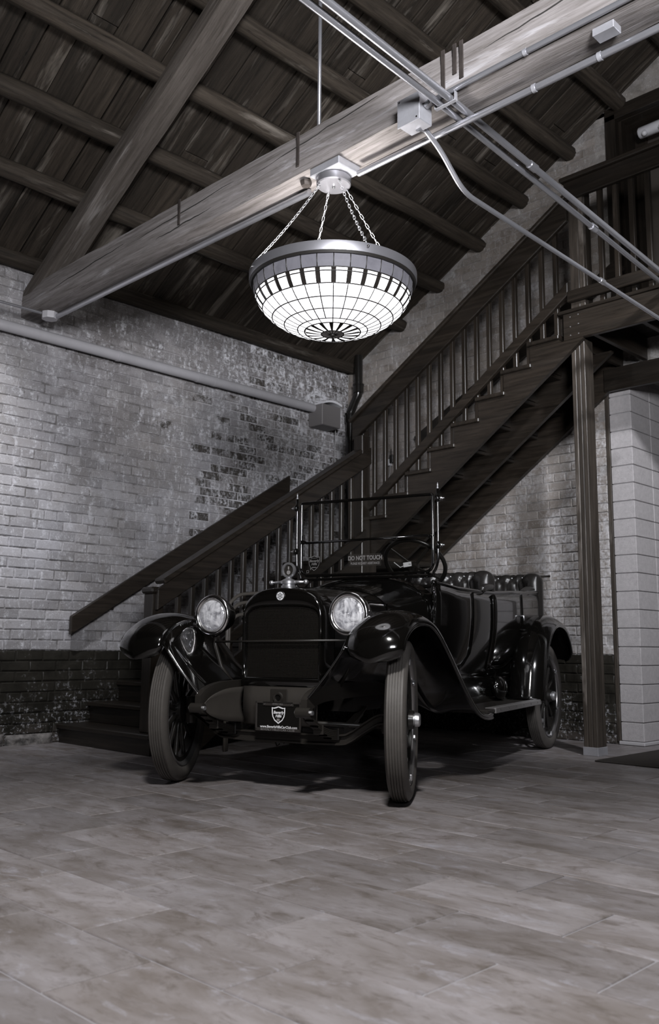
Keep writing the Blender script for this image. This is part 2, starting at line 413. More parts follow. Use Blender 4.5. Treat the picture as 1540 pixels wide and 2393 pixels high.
def reflector_mat():
    t = NT('silvered_reflector'); p = t.pos(); ns = t.noise(p, 11, 3, .5, 1.2); n2 = t.noise(p, 30, 4, .6, 1.5)
    c = t.mix(t.map_range(ns, .40, .60), (.50,.50,.54), (1.0,1.0,1.0))  # pale and dark patches in the colour imitate reflections in the bowl
    return t.bsdf(c, t.map_range(n2, .4, .6, .18, .40), .22, 1.0, t.bump(ns, .9, .03))
M_reflector = reflector_mat()
def glass_mat():
    t = NT('windscreen_glass'); fr = t.n('Fresnel', {'IOR': 1.45})
    gl = t.n('BsdfGlossy', {'Color': (.9,.9,.92,1), 'Roughness': .01}); tr = t.n('BsdfTransparent', {'Color': (.90,.90,.89,1)})
    mx = t.n('MixShader', {0: fr.outputs[0]}); t.t.links.new(tr.outputs[0], mx.inputs[1]); t.t.links.new(gl.outputs[0], mx.inputs[2])
    t.t.links.new(mx.outputs[0], t.out.inputs[0]); return t.m
M_glass = glass_mat()
def pane_mat(name, base, strength, var, body=None):
    t = NT(name); ns = t.noise(t.pos(), 9, 5, .6, .8)
    c = t.mix(t.map_range(ns, .35, .7), tuple(x*(1-var) for x in base), base)
    return t.bsdf(body or c, .55, 0, .25, emis=c, estr=strength)
M_pane = pane_mat('lit_opal_glass', (.98,.97,1.0), 1.9, .12)
M_paneborder = pane_mat('streaky_border_glass', (.50,.49,.55), .20, .60, (.09,.088,.1))
M_panedim = pane_mat('centre_amber_glass', (.30,.28,.28), .25, .4)

# ================================================================== SETTING
XW, YW = 7.17, 6.80          # back wall plane, left wall plane
COURSE, BL, JT = .081, .232, .010

# ---- floor
TX0, TW, TL = 1.4015, .3030, .609
def tile_mesh(w, l, h=.012):
    mb = MB(); c = .003
    vs = []
    for z, i in ((-.02, 0), (h-c, 0), (h, c)):
        vs += [(i, i, z), (w-i, i, z), (w-i, l-i, z), (i, l-i, z)]
    fs = [(8,9,10,11)]
    for k in range(4):
        j = (k+1) % 4; fs += [(k, j, 4+j, 4+k), (4+k, 4+j, 8+j, 8+k)]
    mb.add(vs, fs); return mb
GROUT = .0055
mb = MB().box((-3, -4.6, -.15), (XW+1.4, YW, -.004))
floor = tag(mb.build('floor', M_grout), kind='structure')
floor['label'] = 'grey slate-look tiled floor laid in a running bond'
tmesh = tile_mesh(TW-GROUT, TL-GROUT, .0)
tm = tmesh.mesh('tile', M_tile)
vis, rest = [], []
r0 = int((-3-TX0)/TW)
for r in range(r0, 25):
    x = TX0+TW*r
    if x+TW > XW+.9: break
    # rows: even rows (1.40) start at .50, odd rows at .16
    ph = .500 if r % 2 == 0 else .160
    for k in range(-8, 12):
        y = ph+TL*k
        if y > YW-.1 or y < -4.6 or y+TL > YW+.02: 
            if not (y < YW and y+TL > YW): continue
            if y+.08 > YW: continue
        cx, cy = x+TW/2, y+TL/2
        ok = any(in_frame((px, py, 0), 10) for px in (x, cx, x+TW) for py in (y, cy, y+TL))
        (vis if ok else rest).append((x, y))
vis.sort(key=lambda q: (q[0]+TW/2)**2+(q[1]+TL/2)**2)
rest += vis[300:]; vis = vis[:300]
for x, y in vis:
    o = bpy.data.objects.new('tile', tm); COL.objects.link(o); o.parent = floor
    o.location = (x+GROUT/2, y+GROUT/2, random.uniform(-.0008, .0008))
mb = MB()
for x, y in rest: mb.add([(a+x+GROUT/2, b+y+GROUT/2, c) for a, b, c in tmesh.v], tmesh.f)
tag(mb.build('tile_field', M_tile, floor), kind='stuff')

# ---- bricks
def brick_geo(l, h, seed, d=.035):
    rr = random.Random(seed); c = .005; mb = MB(); vs = []
    j = lambda s=.0018: rr.uniform(-s, s)
    for n, i in ((-d, 0), (-.0045, 0), (0, c)):
        for (a, b) in ((i, i), (l-i, i), (l-i, h-i), (i, h-i)): vs.append((a+j(), b+j(), n+(j(.0022) if n == 0 else 0)))
    fs = [(8,9,10,11)]
    for k in range(4):
        q = (k+1) % 4; fs += [(k, q, 4+q, 4+k), (4+k, 4+q, 8+q, 8+k)]
    return vs, fs
def build_wall(wall, mat, axis, u0, u1, ztop, front, clip=None, nmax=300, prefer=None):
    """bricks in a wall whose face is at `front`; axis 'X' = left wall (runs along X, faces -Y), 'Y' = back wall (runs along Y, faces -X)"""
    geos = {}
    def conv(vs):
        if axis == 'X': return [(a, -n, b) for a, b, n in vs]
        return [(-n, a, b) for a, b, n in vs]
    for kind, l in (('s', BL-JT), ('h', BL/2-JT)):
        for k in range(7):
            vs, fs = brick_geo(l, COURSE-JT, hash((kind, k, axis)) % 1000 if False else k*13+(5 if kind == 'h' else 0))
            m = MB().add(conv(vs), fs); geos[kind, k] = (m, m.mesh('brick', mat))
    spots = []; zc = int(ztop/COURSE)+1; rr = random.Random(3)
    for c in range(zc):
        z = c*COURSE+JT/2
        header = (c % 6 == 4)
        step = BL/2 if header else BL
        u = u0-(BL*.5 if c % 2 else 0)-(BL*.25 if header else 0)
        while u < u1:
            kk = 'h' if header else 's'; L = step-JT
            if u >= u0-.001 and u+L <= u1+.001:
                um = u+L/2
                if clip is None or clip(um, z+COURSE/2): spots.append((u+rr.uniform(-.002,.002), z+rr.uniform(-.0015,.0015), kk, rr.randrange(7), L))
            elif u < u0 and u+L > u0+.05:
                if clip is None or clip(u0+.06, z+COURSE/2): spots.append((u0, z, 'h', rr.randrange(7), BL/2-JT))
            elif u < u1 and u+L > u1 and u1-u > .04:
                if clip is None or clip((u+u1)/2, z+COURSE/2): spots.append((u1-(BL/2-JT), z, 'h', rr.randrange(7), L))
            u += step
    def world(u, z): return (u, front, z) if axis == 'X' else (front, u, z)
    sc = []
    for s in spots:
        p = world(s[0]+s[4]/2, s[1]+.035); vis_ = in_frame(p, 20) and (prefer is None or prefer(s[0]+s[4]/2, s[1]))
        d = Vector(p).length; sc.append((0 if vis_ else 1, d*(1.35 if s[2] == 'h' else 1), s))
    sc.sort(key=lambda q: (q[0], q[1]))
    near = [q[2] for q in sc if q[0] == 0][:nmax]; ids = set(id(q) for q in near)
    for s in near:
        o = bpy.data.objects.new('brick', geos[s[2], s[3]][1]); COL.objects.link(o); o.parent = wall
        j = rr.uniform(-.0025, .0015); p = world(s[0], s[1]); o.location = (p[0], p[1]+j, p[2]) if axis == 'X' else (p[0]+j, p[1], p[2])
    mb = MB()
    for s in spots:
        if id(s) in ids: continue
        g = geos[s[2], s[3]][0]; p = world(s[0], s[1]); mb.add([(a+p[0], b+p[1], c+p[2]) for a, b, c in g.v], g.f)
    me = bpy.data.meshes.new('brick_courses'); me.from_pydata(mb.v, [], mb.f); me.materials.append(mat); me.update()
    o = bpy.data.objects.new('brick_courses', me); COL.objects.link(o); o.parent = wall; tag(o, kind='stuff')
REC = .007
wl = MB().box((-2.0, YW+REC, 0), (XW+.3, YW+.35, 3.98))
wall_left = tag(wl.build('wall_left', M_mortarL), kind='structure')
wall_left['label'] = 'white painted brick side wall with peeling paint above a black dado'
build_wall(wall_left, M_brickL, 'X', -1.0, XW, 3.95, YW)
# rough foundation stones at the foot of the left wall
for k, (xa, xb, h) in enumerate(((2.20,2.92,.070),(2.93,3.34,.092),(3.35,3.745,.080))):
    mb = MB(); rows = []
    for i in range(31):
        x = xa+(xb-xa)*i/30; row = []; en = min(1, min(i, 30-i)/3)
        for j in range(9):
            a = j/8; z = h*(1-a); dy = -.034*math.sin(min(1, a*2.2)*PI/2)*en
            nz = noise.noise((x*14, z*30, k*3.1))+.6*noise.noise((x*37, z*60, k*7.7)); row.append((x, YW+dy+nz*.010, max(0, z+nz*.007*(1 if 0 < j < 8 else 0))))
        rows.append(row)
    mb.grid(rows); mb.build('stone', M_stone, wall_left, smooth=True)

# roof planes
def zp(y): return 4.13+.565*(5.976-y)         # underside of purlins
def zb(y): return zp(y)+.160                  # underside of boards
RIDGE = 1.2
# ---- back wall with two openings on the right (upper door, lower passage)
OPN = 3.467
bw = MB()
def gable(y): return zb(max(y, RIDGE)) if y >= RIDGE else zb(2*RIDGE-y)
def bpanel(y0, y1, za, zb0, zb1): bw.prism([(XW+REC, y0, za), (XW+REC, y1, za), (XW+REC, y1, zb1), (XW+REC, y0, zb0)], (.34, 0, 0))
bpanel(3.69, YW+.3, 0, gable(3.69), gable(YW+.3))
bpanel(2.30, 3.69, 3.10, 3.42, 3.42)
bpanel(2.30, 3.69, 5.62, gable(2.30), gable(3.69))
bpanel(3.50, 3.69, 3.42, 5.62, 5.62)
bpanel(-1.0, 2.30, 0, gable(-1.0), gable(1.2)) if False else bpanel(1.2, 2.30, 0, gable(1.2), gable(2.30))
wall_back = tag(bw.build('wall_back', M_mortarB), kind='structure')
wall_back['label'] = 'dark painted brick gable wall behind the stairs'
def bclip(u, z):
    if z > gable(u)-.03: return False
    if u < 3.69 and z < 3.42: return False
    if u < 3.60: return False
    return True
def bpref(u, z):
    zs = 3.245-(u-3.7)*.70         # stair line
    return z > zs+.05 or (z < zs-.75 and u < 4.7)
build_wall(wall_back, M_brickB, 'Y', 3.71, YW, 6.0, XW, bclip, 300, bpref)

# ---- concrete block pier and reveal at the passage
pier = MB().box((XW+.012, OPN+.012, 0), (XW+1.0, 3.655, 3.15))
wall_right = tag(pier.build('wall_right', M_cmu_joint), kind='structure')
wall_right['label'] = 'grey concrete block pier lining the passage at the right'
BH = .1535
for c in range(20):
    z0, z1 = c*BH+.003+.03, (c+1)*BH-.003+.03
    if z1 > 3.15: break
    mb = MB().box((XW, OPN, z0), (XW+.36, 3.665, z1), .004)
    mb.build('concrete_block', M_cmu, wall_right)
    for (xa, xb) in ((.366,.68),(.686,1.0)):
        MB().box((XW+xa, OPN, z0), (XW+xb, 3.665, z1), .004).build('concrete_block', M_cmu, wall_right)
MB().box((XW-.004, 3.668, .02), (XW+.03, 3.705, 3.05), .004).build('edge_strip', M_post, wall_right)
MB().box((XW-.02, OPN-.012, 0), (XW+.9, 3.68, .03), .006).build('plinth', M_cmu_joint, wall_right)
# passage behind: pale partition wall and ceiling
mb = MB().box((XW+1.0, 1.2, 0), (XW+1.12, 3.9, 3.15))
tag(mb.build('wall_passage', plain('passage_paint', (.20,.19,.185), .8)), kind='structure')['label'] = 'grey partition wall deep in the passage'

# ---- upper doorway on the balcony
dr = MB()
dr.box((XW-.02, 3.495, 3.42), (XW+.05, 3.595, 5.55), .004)
door = tag(dr.build('door_1', M_stZ), kind='structure'); door['label'] = 'dark wooden door set back in a deep cased opening above the balcony'
MB().box((XW-.02, 2.2, 5.50), (XW+.05, 3.595, 5.62), .004).build('head_casing', M_stY, door)
MB().box((XW+.05, 3.47, 3.42), (XW+.34, 3.50, 5.55), .002).build('jamb', M_stZ, door)
MB().box((XW+.05, 2.2, 5.50), (XW+.34, 3.50, 5.53), .002).build('jamb_head', M_stY, door)
MB().box((XW+.34, 2.2, 3.42), (XW+.40, 3.47, 5.52), .002).build('door_leaf', plain('brown_door_paint', (.065,.055,.048), .5), door)
MB().box((XW+.315, 3.36, 3.42), (XW+.345, 3.47, 5.50), .003).build('door_stile', M_stZ, door)
for k in range(5):
    y1 = 3.345-k*.20
    MB().box((XW+.325, y1-.19, 3.46), (XW+.345, y1, 5.10), .004).build('door_panel', plain('panel_paint', (.11,.096,.085), .5) if k == 0 else bpy.data.materials['panel_paint'], door)
MB().box((XW+.315, 2.2, 5.10), (XW+.345, 3.36, 5.22), .003).build('door_rail', M_stY, door)

# ---- ceiling: boards and round purlins
dirS = Vector((0, -1, .565)).normalized(); nrmS = Vector((0, .565, 1)).normalized()
nrmS = Vector((0, .565, 1.0)); nrmS = (nrmS-dirS*nrmS.dot(dirS)).normalized()
ceil_mb = MB().prism([(-2.0, 7.15, zb(7.15)+.05), (-2.0, RIDGE, zb(RIDGE)+.05), (XW+.35, RIDGE, zb(RIDGE)+.05), (XW+.35, 7.15, zb(7.15)+.05)], nrmS*.05)
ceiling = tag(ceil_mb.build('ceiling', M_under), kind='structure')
ceiling['label'] = 'weathered board roof carried on round purlins'
x = -1.2; rr = random.Random(11)
while x < XW+.05:
    w = rr.uniform(.155, .235)
    cuts = [6.95]
    if rr.random() < .45: cuts.append(rr.choice([5.44, 4.93, 4.41, 3.9, 3.39]))
    cuts.append(RIDGE)
    for a, b in zip(cuts, cuts[1:]):
        p0 = Vector((x+w/2, a-.003, zb(a))); p1 = Vector((x+w/2, b+.003, zb(b)))
        th = .024; lift = nrmS*(th/2+rr.uniform(0, .010))
        mb = MB(); d = (p1-p0).normalized(); L = (p1-p0).length
        mb.obox((p0+p1)/2+lift, (1,0,0), d, nrmS, w-rr.uniform(.005,.014), L, th, .004)
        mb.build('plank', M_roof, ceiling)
    x += w
def log(name, pts, r, parent, mat, seed, flat=.75, n=12):
    rr = random.Random(seed); mb = MB(); rows = []
    for i, p in enumerate(pts):
        row = []; p = Vector(p)
        for k in range(n):
            a = 2*PI*k/n
            q = r*(1+.16*noise.noise((p.x*1.7+seed, math.cos(a)*1.3, math.sin(a)*1.3+seed*2)))
            if i in (0, len(pts)-1): q *= .93
            dy, dz = math.cos(a)*q, math.sin(a)*q*flat
            # tilt with the roof
            v = Vector((0, 0, 0))+(-dirS)*dy+nrmS*dz
            row.append(p+v)
        rows.append(row)
    mb.grid(rows, closed_v=True); n0 = len(rows); mb.f.append(tuple(range(n))); mb.f.append(tuple((n0-1)*n+k for k in range(n))[::-1])
    return mb.build(name, mat, parent, auto=50)
PUR = [5.976, 5.465, 4.952, 4.443, 3.926, 3.42, 2.905, 2.40, 1.9]
for k, y in enumerate(PUR):
    r = .072; c = Vector((0, y, zp(y)))+nrmS*.072
    pts = [(-1.5+(XW+1.55)*i/44, c.y+.012*noise.noise((i*.3, k, 0)), c.z+.008*noise.noise((i*.35, k, 9))) for i in range(45)]
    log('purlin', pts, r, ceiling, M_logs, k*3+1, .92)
pts = [(-1.5+(XW+1.5)*i/44, 6.725+.01*noise.noise((i*.3, 50, 0)), 3.865+.006*noise.noise((i*.35, 51, 9))) for i in range(45)]
log('wall_plate', pts, .075, ceiling, M_logs, 77, .82)

# ---- roof truss
XT = 3.272
truss = thing('roof_truss', 'rough hewn timber roof truss with long tie beam, sloping rafter and iron rod', 'truss', (XT+.1, 6.75, 3.41))
def timber(name, a, b, w, h, mat, parent, seed, up=(0,0,1), nseg=60, amp=.006, notch=True):
    a, b = Vector(a), Vector(b); d = (b-a).normalized(); up = Vector(up); side = d.cross(up).normalized(); up2 = side.cross(d).normalized()
    L = (b-a).length; rows = []
    for i in range(nseg+1):
        p = a+d*(L*i/nseg); row = []
        ring = []
        m = 4
        cor = [(-w/2,-h/2),(w/2,-h/2),(w/2,h/2),(-w/2,h/2)]
        for k in range(4):
            (y0, z0), (y1, z1) = cor[k], cor[(k+1) % 4]
            for q in range(m):
                t = q/m
                t = .03 if q == 0 else t
                y, z = y0+(y1-y0)*t, z0+(z1-z0)*t
                ns = noise.noise((i*.45+seed, y*9+seed, z*9)); n2 = noise.noise((i*.12+seed, y*4, z*4+seed))
                s = 1
                if q == 0: y *= .975; z *= .975
                row.append(p+side*(y+ns*amp*.6+n2*amp)+up2*(z+ns*amp*.6+n2*amp))
        rows.append(row)
    mb = MB(); mb.grid(rows, closed_v=True); nn = len(rows[0]); mb.f.append(tuple(range(nn))); mb.f.append(tuple(nseg*nn+k for k in range(nn))[::-1])
    return mb.build(name, mat, parent, auto=35)
timber('tie_beam', (XT+.10, 6.95, 3.537), (XT+.10, -3.4, 3.537), .20, .255, M_beamY, truss, 3, nseg=110, amp=.006)
ya, yb2 = 6.62, RIDGE
hr = .165/math.cos(SLOPE)
timber('rafter', (XT+.10, 6.80, zp(6.80)-hr/2), (XT+.10, RIDGE, zp(RIDGE)-hr/2), .19, .165, M_raft, truss, 8, up=(0,0,1), nseg=60, amp=.006)
MB().tube([(XT+.1, 3.44, 3.36), (XT+.1, 3.44, zp(3.44)-.1)], .0115, 10).build('tie_rod', M_conduit, truss, smooth=True)
MB().lathe([(.0,-.03),(.028,-.03),(.034,-.012),(.034,.0),(.0,.0)], 6, (XT+.06, 3.50, 3.40)).build('rod_nut', M_rust, truss)
# perforated iron straps nailed on the beam face
for yy, hh in ((2.47,.21),(2.40,.15),(2.36,.19),(3.50,.20),(4.63,.17)):
    mb = MB().box((XT-.010, yy-.011, 3.665-hh), (XT-.004, yy+.011, 3.672), .001)
    st = mb.build('iron_strap', M_rust, truss)
    for q in range(6): MB().lathe([(.0,.0025),(.0045,.0015),(.005,0)], 6, (XT-.010, yy, 3.655-hh*q/6.2), (-1,0,0)).build('nail', M_nickel_dull, st)
# cracks: thin dark splits cut into the beam side are modelled as recessed slivers
M_crack = plain('beam_split', (.02,.018,.016), .9)
for (y0, z0, y1, z1) in ((6.35,3.53,5.3,3.575),(5.28,3.545,4.0,3.60),(3.95,3.56,2.9,3.63),(2.3,3.56,1.4,3.62),(4.9,3.48,4.3,3.50)):
    pts = []; n = 14
    for i in range(n+1):
        t = i/n; pts.append((XT-.001, y0+(y1-y0)*t, z0+(z1-z0)*t+.012*noise.noise((i*.6, y0, 0))))
    MB().tube(pts, [.0006+.0035*math.sin(PI*i/n) for i in range(n+1)], 5).build('split', M_crack, truss)

# ================================================================== STAIRS
XS = 6.20
# ---- upper flight along the back wall
up = thing('staircase', 'dark stained upper stair flight rising along the back wall to the balcony', 'staircase', (XS, 5.9, 0))
RISE, RUN = .181, .2585
def tr_z(k): return 3.245-RISE*k
def tr_nose(k): return 3.862+RUN*k
NT_UP = 9
for k in range(NT_UP):
    z = tr_z(k); y1 = tr_nose(k)
    MB().box((XS-.025, y1-.295, z-.034), (XW-.03, y1, z), .006).build('tread', M_stX, up)
    MB().box((XS+.045, y1-.30, z), (XW-.03, y1-.278, z+RISE-.034), .002).build('riser', M_stX, up)
    # skirt piece closing the stringer notch under each tread
def stringer(x0, x1, parent, mat):
    pts = []; slope = RISE/RUN
    for k in range(NT_UP):
        z = tr_z(k); yb_ = tr_nose(k)-.285; yf = tr_nose(k)-.02
        pts += [(yb_, z-.034), (yf, z-.034)]
        if k < NT_UP-1: pts += [(yf, tr_z(k+1)-.034)] if abs(yf-(tr_nose(k+1)-.285)) < .02 else [(tr_nose(k+1)-.285, z-.034)]
    # bottom edge, parallel below
    ybot = tr_nose(NT_UP-1)-.02
    def zl(y): return 3.172-(y-3.365)*.712
    lower = [(ybot, 1.60), (5.60, zl(5.60)), (3.365, 3.172), (3.365, tr_z(0)-.06), (3.56, tr_z(0)-.06)]
    poly = [(x0, y, z) for y, z in pts+lower]
    # clean duplicates
    out = []
    for p in poly:
        if not out or (Vector(p)-Vector(out[-1])).length > 1e-4: out.append(p)
    bm = bmesh.new(); vs = [bm.verts.new(p) for p in out]; f = bm.faces.new(vs)
    bmesh.ops.triangulate(bm, faces=[f]); bm.verts.index_update()
    tris = [tuple(v.index for v in f.verts) for f in bm.faces]; bm.free(); n = len(out)
    vs = list(out)+[(x1, p[1], p[2]) for p in out]
    fs = [t for t in tris]+[tuple(n+i for i in t[::-1]) for t in tris]+[(i, (i+1) % n, n+(i+1) % n, n+i) for i in range(n)]
    return MB().add(vs, fs).build('stringer', mat, parent)
stringer(XS, XS+.04, up, M_stY)
stringer(XS+.46, XS+.50, up, M_stY)
stringer(XW-.07, XW-.03, up, M_stY)
# top and lower rails of the outer balustrade
def bary(name, y0, z0, y1, z1, h, xa, xb, parent, mat, c=.006, plumb=True):
    # board in a plane x=const, plumb-cut ends; (y,z) is the top edge
    poly = [(xa, y0, z0), (xa, y1, z1), (xa, y1, z1-h), (xa, y0, z0-h)]
    mb = MB().prism(poly, (xb-xa, 0, 0)); o = mb.build(name, mat, parent)
    m = o.modifiers.new('bev', 'BEVEL'); m.width = c; m.segments = 1; return o
bary('handrail', 5.80, 2.905, 3.46, 4.35, .185, XS-.030, XS+.012, up, M_stY)
MB().bar((XS-.01, 5.82, 2.915), (XS-.01, 3.46, 4.372), .10, .036, c=.008).build('rail_cap', M_stY, up)
bary('bottom_rail', 5.70, 2.055, 3.47, 3.655, .105, XS-.030, XS+.012, up, M_stY)
for k in range(18):
    y = 5.56-.1305*k
    if y < 3.50: break
    zt = 2.905+(5.80-y)*(4.35-2.905)/(5.80-3.46)-.02
    # foot on its tread
    ki = max(0, math.floor((y-3.862)/RUN)+1); zf = tr_z(ki) if y > 3.567 else tr_z(0)
    MB().box((XS+.012, y-.019, zf), (XS+.050, y+.019, zt), .004).build('baluster', M_stZ, up)
# wall-side rail on the back wall
mb = MB().bar((XW-.07, 5.75, 2.86), (XW-.07, 3.46, 4.10), .04, .14, c=.005)
single(mb, 'handrail', M_stY, 'dark board handrail fixed on the back wall above the upper flight', 'handrail', (XW-.03, 4.6, 3.4), 'board handrails on the walls')

# ---- lower flight along the left wall
lo = thing('staircase', 'dark stained lower stair flight along the white wall with newel post and balusters', 'staircase', (3.8, 6.2, 0))
LR, LRUN = .1633, .270
YO = 5.60                       # outer side of the flight
for k in range(9):
    z = .15+LR*k; x0 = 3.77+LRUN*k
    ya_ = YO-.10 if k == 0 else YO
    MB().box((x0, ya_, z-.036), (x0+LRUN+.03, YW-.012, z), .007).build('tread', M_stY, lo)
    zb_ = 0 if k == 0 else z-LR
    MB().box((x0+.03, ya_+.02, zb_), (x0+.052, YW-.012, z-.036), .002).build('riser', M_stY, lo)
MB().box((3.77+LRUN*9, YO, 1.62-.04), (XW-.02, YW-.012, 1.62), .006).build('landing', M_stX, lo)
MB().box((3.77+LRUN*9+.03, YO+.02, 1.38), (3.77+LRUN*9+.05, YW-.012, 1.58), .002).build('riser', M_stY, lo)
# closed outer stringer
mb = MB().prism([(3.98, YO-.005, 0.0), (4.30, YO-.005, 0.0), (6.22, YO-.005, 1.36), (6.22, YO-.005, 1.66), (6.16, YO-.005, 1.66), (3.98, YO-.005, .30)], (0, .035, 0))
mb.build('stringer', M_stX, lo)
MB().box((6.22, YO, 0), (6.30, YO+.10, 1.58), .004).build('landing_post', M_stZ, lo)
MB().box((6.22, YW-.14, 0), (6.30, YW-.04, 1.58), .004).build('landing_post', M_stZ, lo)
# newel
NX, NY = 3.84, 5.61
MB().box((NX, NY, .15), (NX+.105, NY+.11, 1.155), .006).build('newel_post', M_stZ, lo)
mb = MB(); mb.box((NX-.018, NY-.018, 1.155), (NX+.14, NY+.128, 1.205), .014); mb.build('newel_cap', M_stY, lo)
def barx(name, x0, z0, x1, z1, h, ya, yb, parent, mat, c=.006):
    poly = [(x0, ya, z0), (x1, ya, z1), (x1, ya, z1-h), (x0, ya, z0-h)]
    o = MB().prism(poly, (0, yb-ya, 0)).build(name, mat, parent); m = o.modifiers.new('bev', 'BEVEL'); m.width = c; m.segments = 1; return o
SL = .618
barx('handrail', NX+.02, 1.185, 6.20, 1.185+SL*(6.20-NX-.02), .155, NY-.042, NY, lo, M_stX)
MB().bar((NX+.09, NY+.045, 1.245), (6.16, NY+.045, 1.245+SL*(6.16-NX-.09)), .135, .042, c=.01).build('rail_cap', M_stX, lo)
barx('bottom_rail', NX+.10, .50, 6.13, .50+SL*(6.13-NX-.10), .095, NY-.040, NY, lo, M_stX)
for k in range(17):
    x = 4.085+.1265*k
    if x > 6.06: break
    zt = 1.185+SL*(x-NX-.02)-.01
    zf = .15+LR*math.floor((x-3.77)/LRUN)
    MB().box((x-.019, NY+.001, zf), (x+.019, NY+.039, zt), .004).build('baluster', M_stZ, lo)
MB().box((6.085, 5.585, 0), (6.197, 5.70, 2.74), .006).build('corner_newel', M_stZ, lo)
MB().box((6.245, 5.72, 1.62), (6.33, 5.80, 2.84), .006).build('corner_newel', M_stZ, lo)
poly = [(3.81, YW-.105, 1.007), (6.21, YW-.105, 2.512), (6.21, YW-.105, 2.345), (3.81, YW-.105, .855)]
mb = MB().prism(poly, (0, .042, 0))
for xx in (4.2, 5.0, 5.8): mb.box((xx-.03, YW-.063, .97+.63*(xx-3.95)-.05), (xx+.03, YW+.002, .97+.63*(xx-3.95)-.01))
wh = single(mb, 'handrail', M_stX, 'dark board handrail fixed on the white painted brick wall', 'handrail', (3.81, YW-.06, .86), 'board handrails on the walls')
m = wh.modifiers.new('bev', 'BEVEL'); m.width = .006; m.segments = 1

# ---- balcony
bal = thing('balcony', 'dark timber balcony with slatted railing at the head of the stairs', 'balcony', (XS+.02, 2.9, 3.2))
YE = 1.6
MB().box((XS, YE, 3.183), (XS+.045, 3.535, 3.405), .006).build('fascia', M_stY, bal)
MB().box((XS+.045, 3.50, 3.183), (XW-.03, 3.535, 3.40), .004).build('end_joist', M_stX, bal)
for k in range(8):
    x0 = XS-.012+k*.124
    MB().box((x0, YE, 3.405), (x0+.119, 3.575, 3.433), .004).build('floor_plank', M_stY, bal)
for k in range(5):
    y = 3.30-k*.40
    MB().box((XS+.045, y-.02, 3.20), (XW-.03, y+.02, 3.40), .003).build('joist', M_stX, bal)
MB().box((XW-.09, YE, 2.98), (XW-.045, 3.66, 3.18), .004).build('wall_ledger', M_stY, bal)
bary('mid_rail', 3.475, 3.573, YE, 3.573, .092, XS-.035, XS+.008, bal, M_stY)
bary('handrail', 3.475, 4.487, YE, 4.487, .150, XS-.035, XS+.008, bal, M_stY)
MB().bar((XS-.012, 3.50, 4.505), (XS-.012, YE, 4.505), .11, .036, c=.008).build('rail_cap', M_stY, bal)
MB().box((XS+.010, 3.385, 3.433), (XS+.055, 3.465, 4.42), .004).build('newel_post', M_post, bal)
MB().box((XS+.010, 3.340, 3.433), (XS+.055, 3.383, 4.42), .004).build('newel_post', M_post, bal)
MB().box((XS+.056, 3.340, 3.433), (XS+.14, 3.44, 4.42), .004).build('newel_post', M_stZ, bal)
for k in range(11):
    y = 3.195-.1305*k
    MB().box((XS+.010, y-.020, 3.433), (XS+.050, y+.020, 4.42), .004).build('baluster', M_stZ, bal)
# nails
for (y, z) in ((3.47,3.37),(3.47,3.29),(3.47,3.22),(3.40,3.375),(3.40,3.30),(3.40,3.22)):
    MB().lathe([(0,.003),(.005,.002),(.006,0)], 6, (XS, y, z), (-1,0,0)).build('screw', M_nickel_dull, bal)

# ---- support post: built up from three planks
post = thing('support_post', 'tall built-up timber post standing under the balcony edge', 'post', (6.29, 3.43, 0))
for k in range(3):
    MB().box((6.240, 3.378+k*.0385, .05), (6.375, 3.378+k*.0385+.0365, 3.186), .004).build('plank', M_post, post)
MB().box((6.234, 3.374, 0), (6.380, 3.496, .062), .002).build('metal_shoe', M_box, post)

# ================================================================== PIPES, CONDUITS, BOXES
def pipe(name, pts, r, mat, label, cat, n=12, group=None, extra=None):
    mb = MB().tube(pts, r, n); base = tuple(pts[0]); o = single(mb, name, mat, label, cat, base, group, auto=50)
    return o
def coupling(o, a, d, r, L, mat):
    a, d = Vector(a), Vector(d).normalized(); MB().tube([a-d*L/2, a+d*L/2], r, 12).build('coupling', mat, o, auto=50)
def clip_(o, a, d, r, mat):
    a, d = Vector(a), Vector(d).normalized(); MB().tube([a-d*.009, a+d*.009], r*1.22, 12).build('strap', mat, o, auto=50)
# fat painted pipe on the left wall
p = pipe('wall_pipe', [(-1.2, 6.725, 3.292), (6.55, 6.725, 3.292)], .046, M_pipepaint, 'fat painted pipe running along the white brick wall', 'pipe', 16)
for xx in (4.15, 5.02, 5.22): coupling(p, (xx, 6.725, 3.292), (1,0,0), .051, .035 if xx > 5.1 else .03, M_pipepaint)
coupling(p, (5.12, 6.725, 3.292), (1,0,0), .0485, .20, M_pipepaint)
# grey box at the end of the wall pipe
bx = thing('wall_box', 'grey box with a white hood at the end of the wall pipe', 'box', (6.68, 6.70, 3.10))
MB().box((6.55, 6.585, 3.095), (6.83, 6.795, 3.325), .006).build('body', M_grey, bx)
mb = MB(); rows = []
for i in range(9):
    t = i/8; x_ = 6.585+.25*t; rows.append([(x_, 6.570, 3.332+.022*math.sin(PI*t)), (x_, 6.570, 3.352+.026*math.sin(PI*t)), (x_, 6.79, 3.352+.026*math.sin(PI*t)), (x_, 6.79, 3.332+.022*math.sin(PI*t))])
mb.grid(rows, closed_v=True); mb.f += [(0,1,2,3), tuple(8*4+k for k in (3,2,1,0))]
mb.build('hood', M_white, bx, auto=40)
cordp = [(6.835, 6.70, 3.24), (6.89, 6.72, 3.12), (6.92, 6.76, 2.9), (6.94, 6.775, 2.6), (6.945, 6.785, 2.35)]
pipe('cable', cordp, .0045, M_cord, 'thin white cable hanging down the corner below the grey box', 'cable', 6)
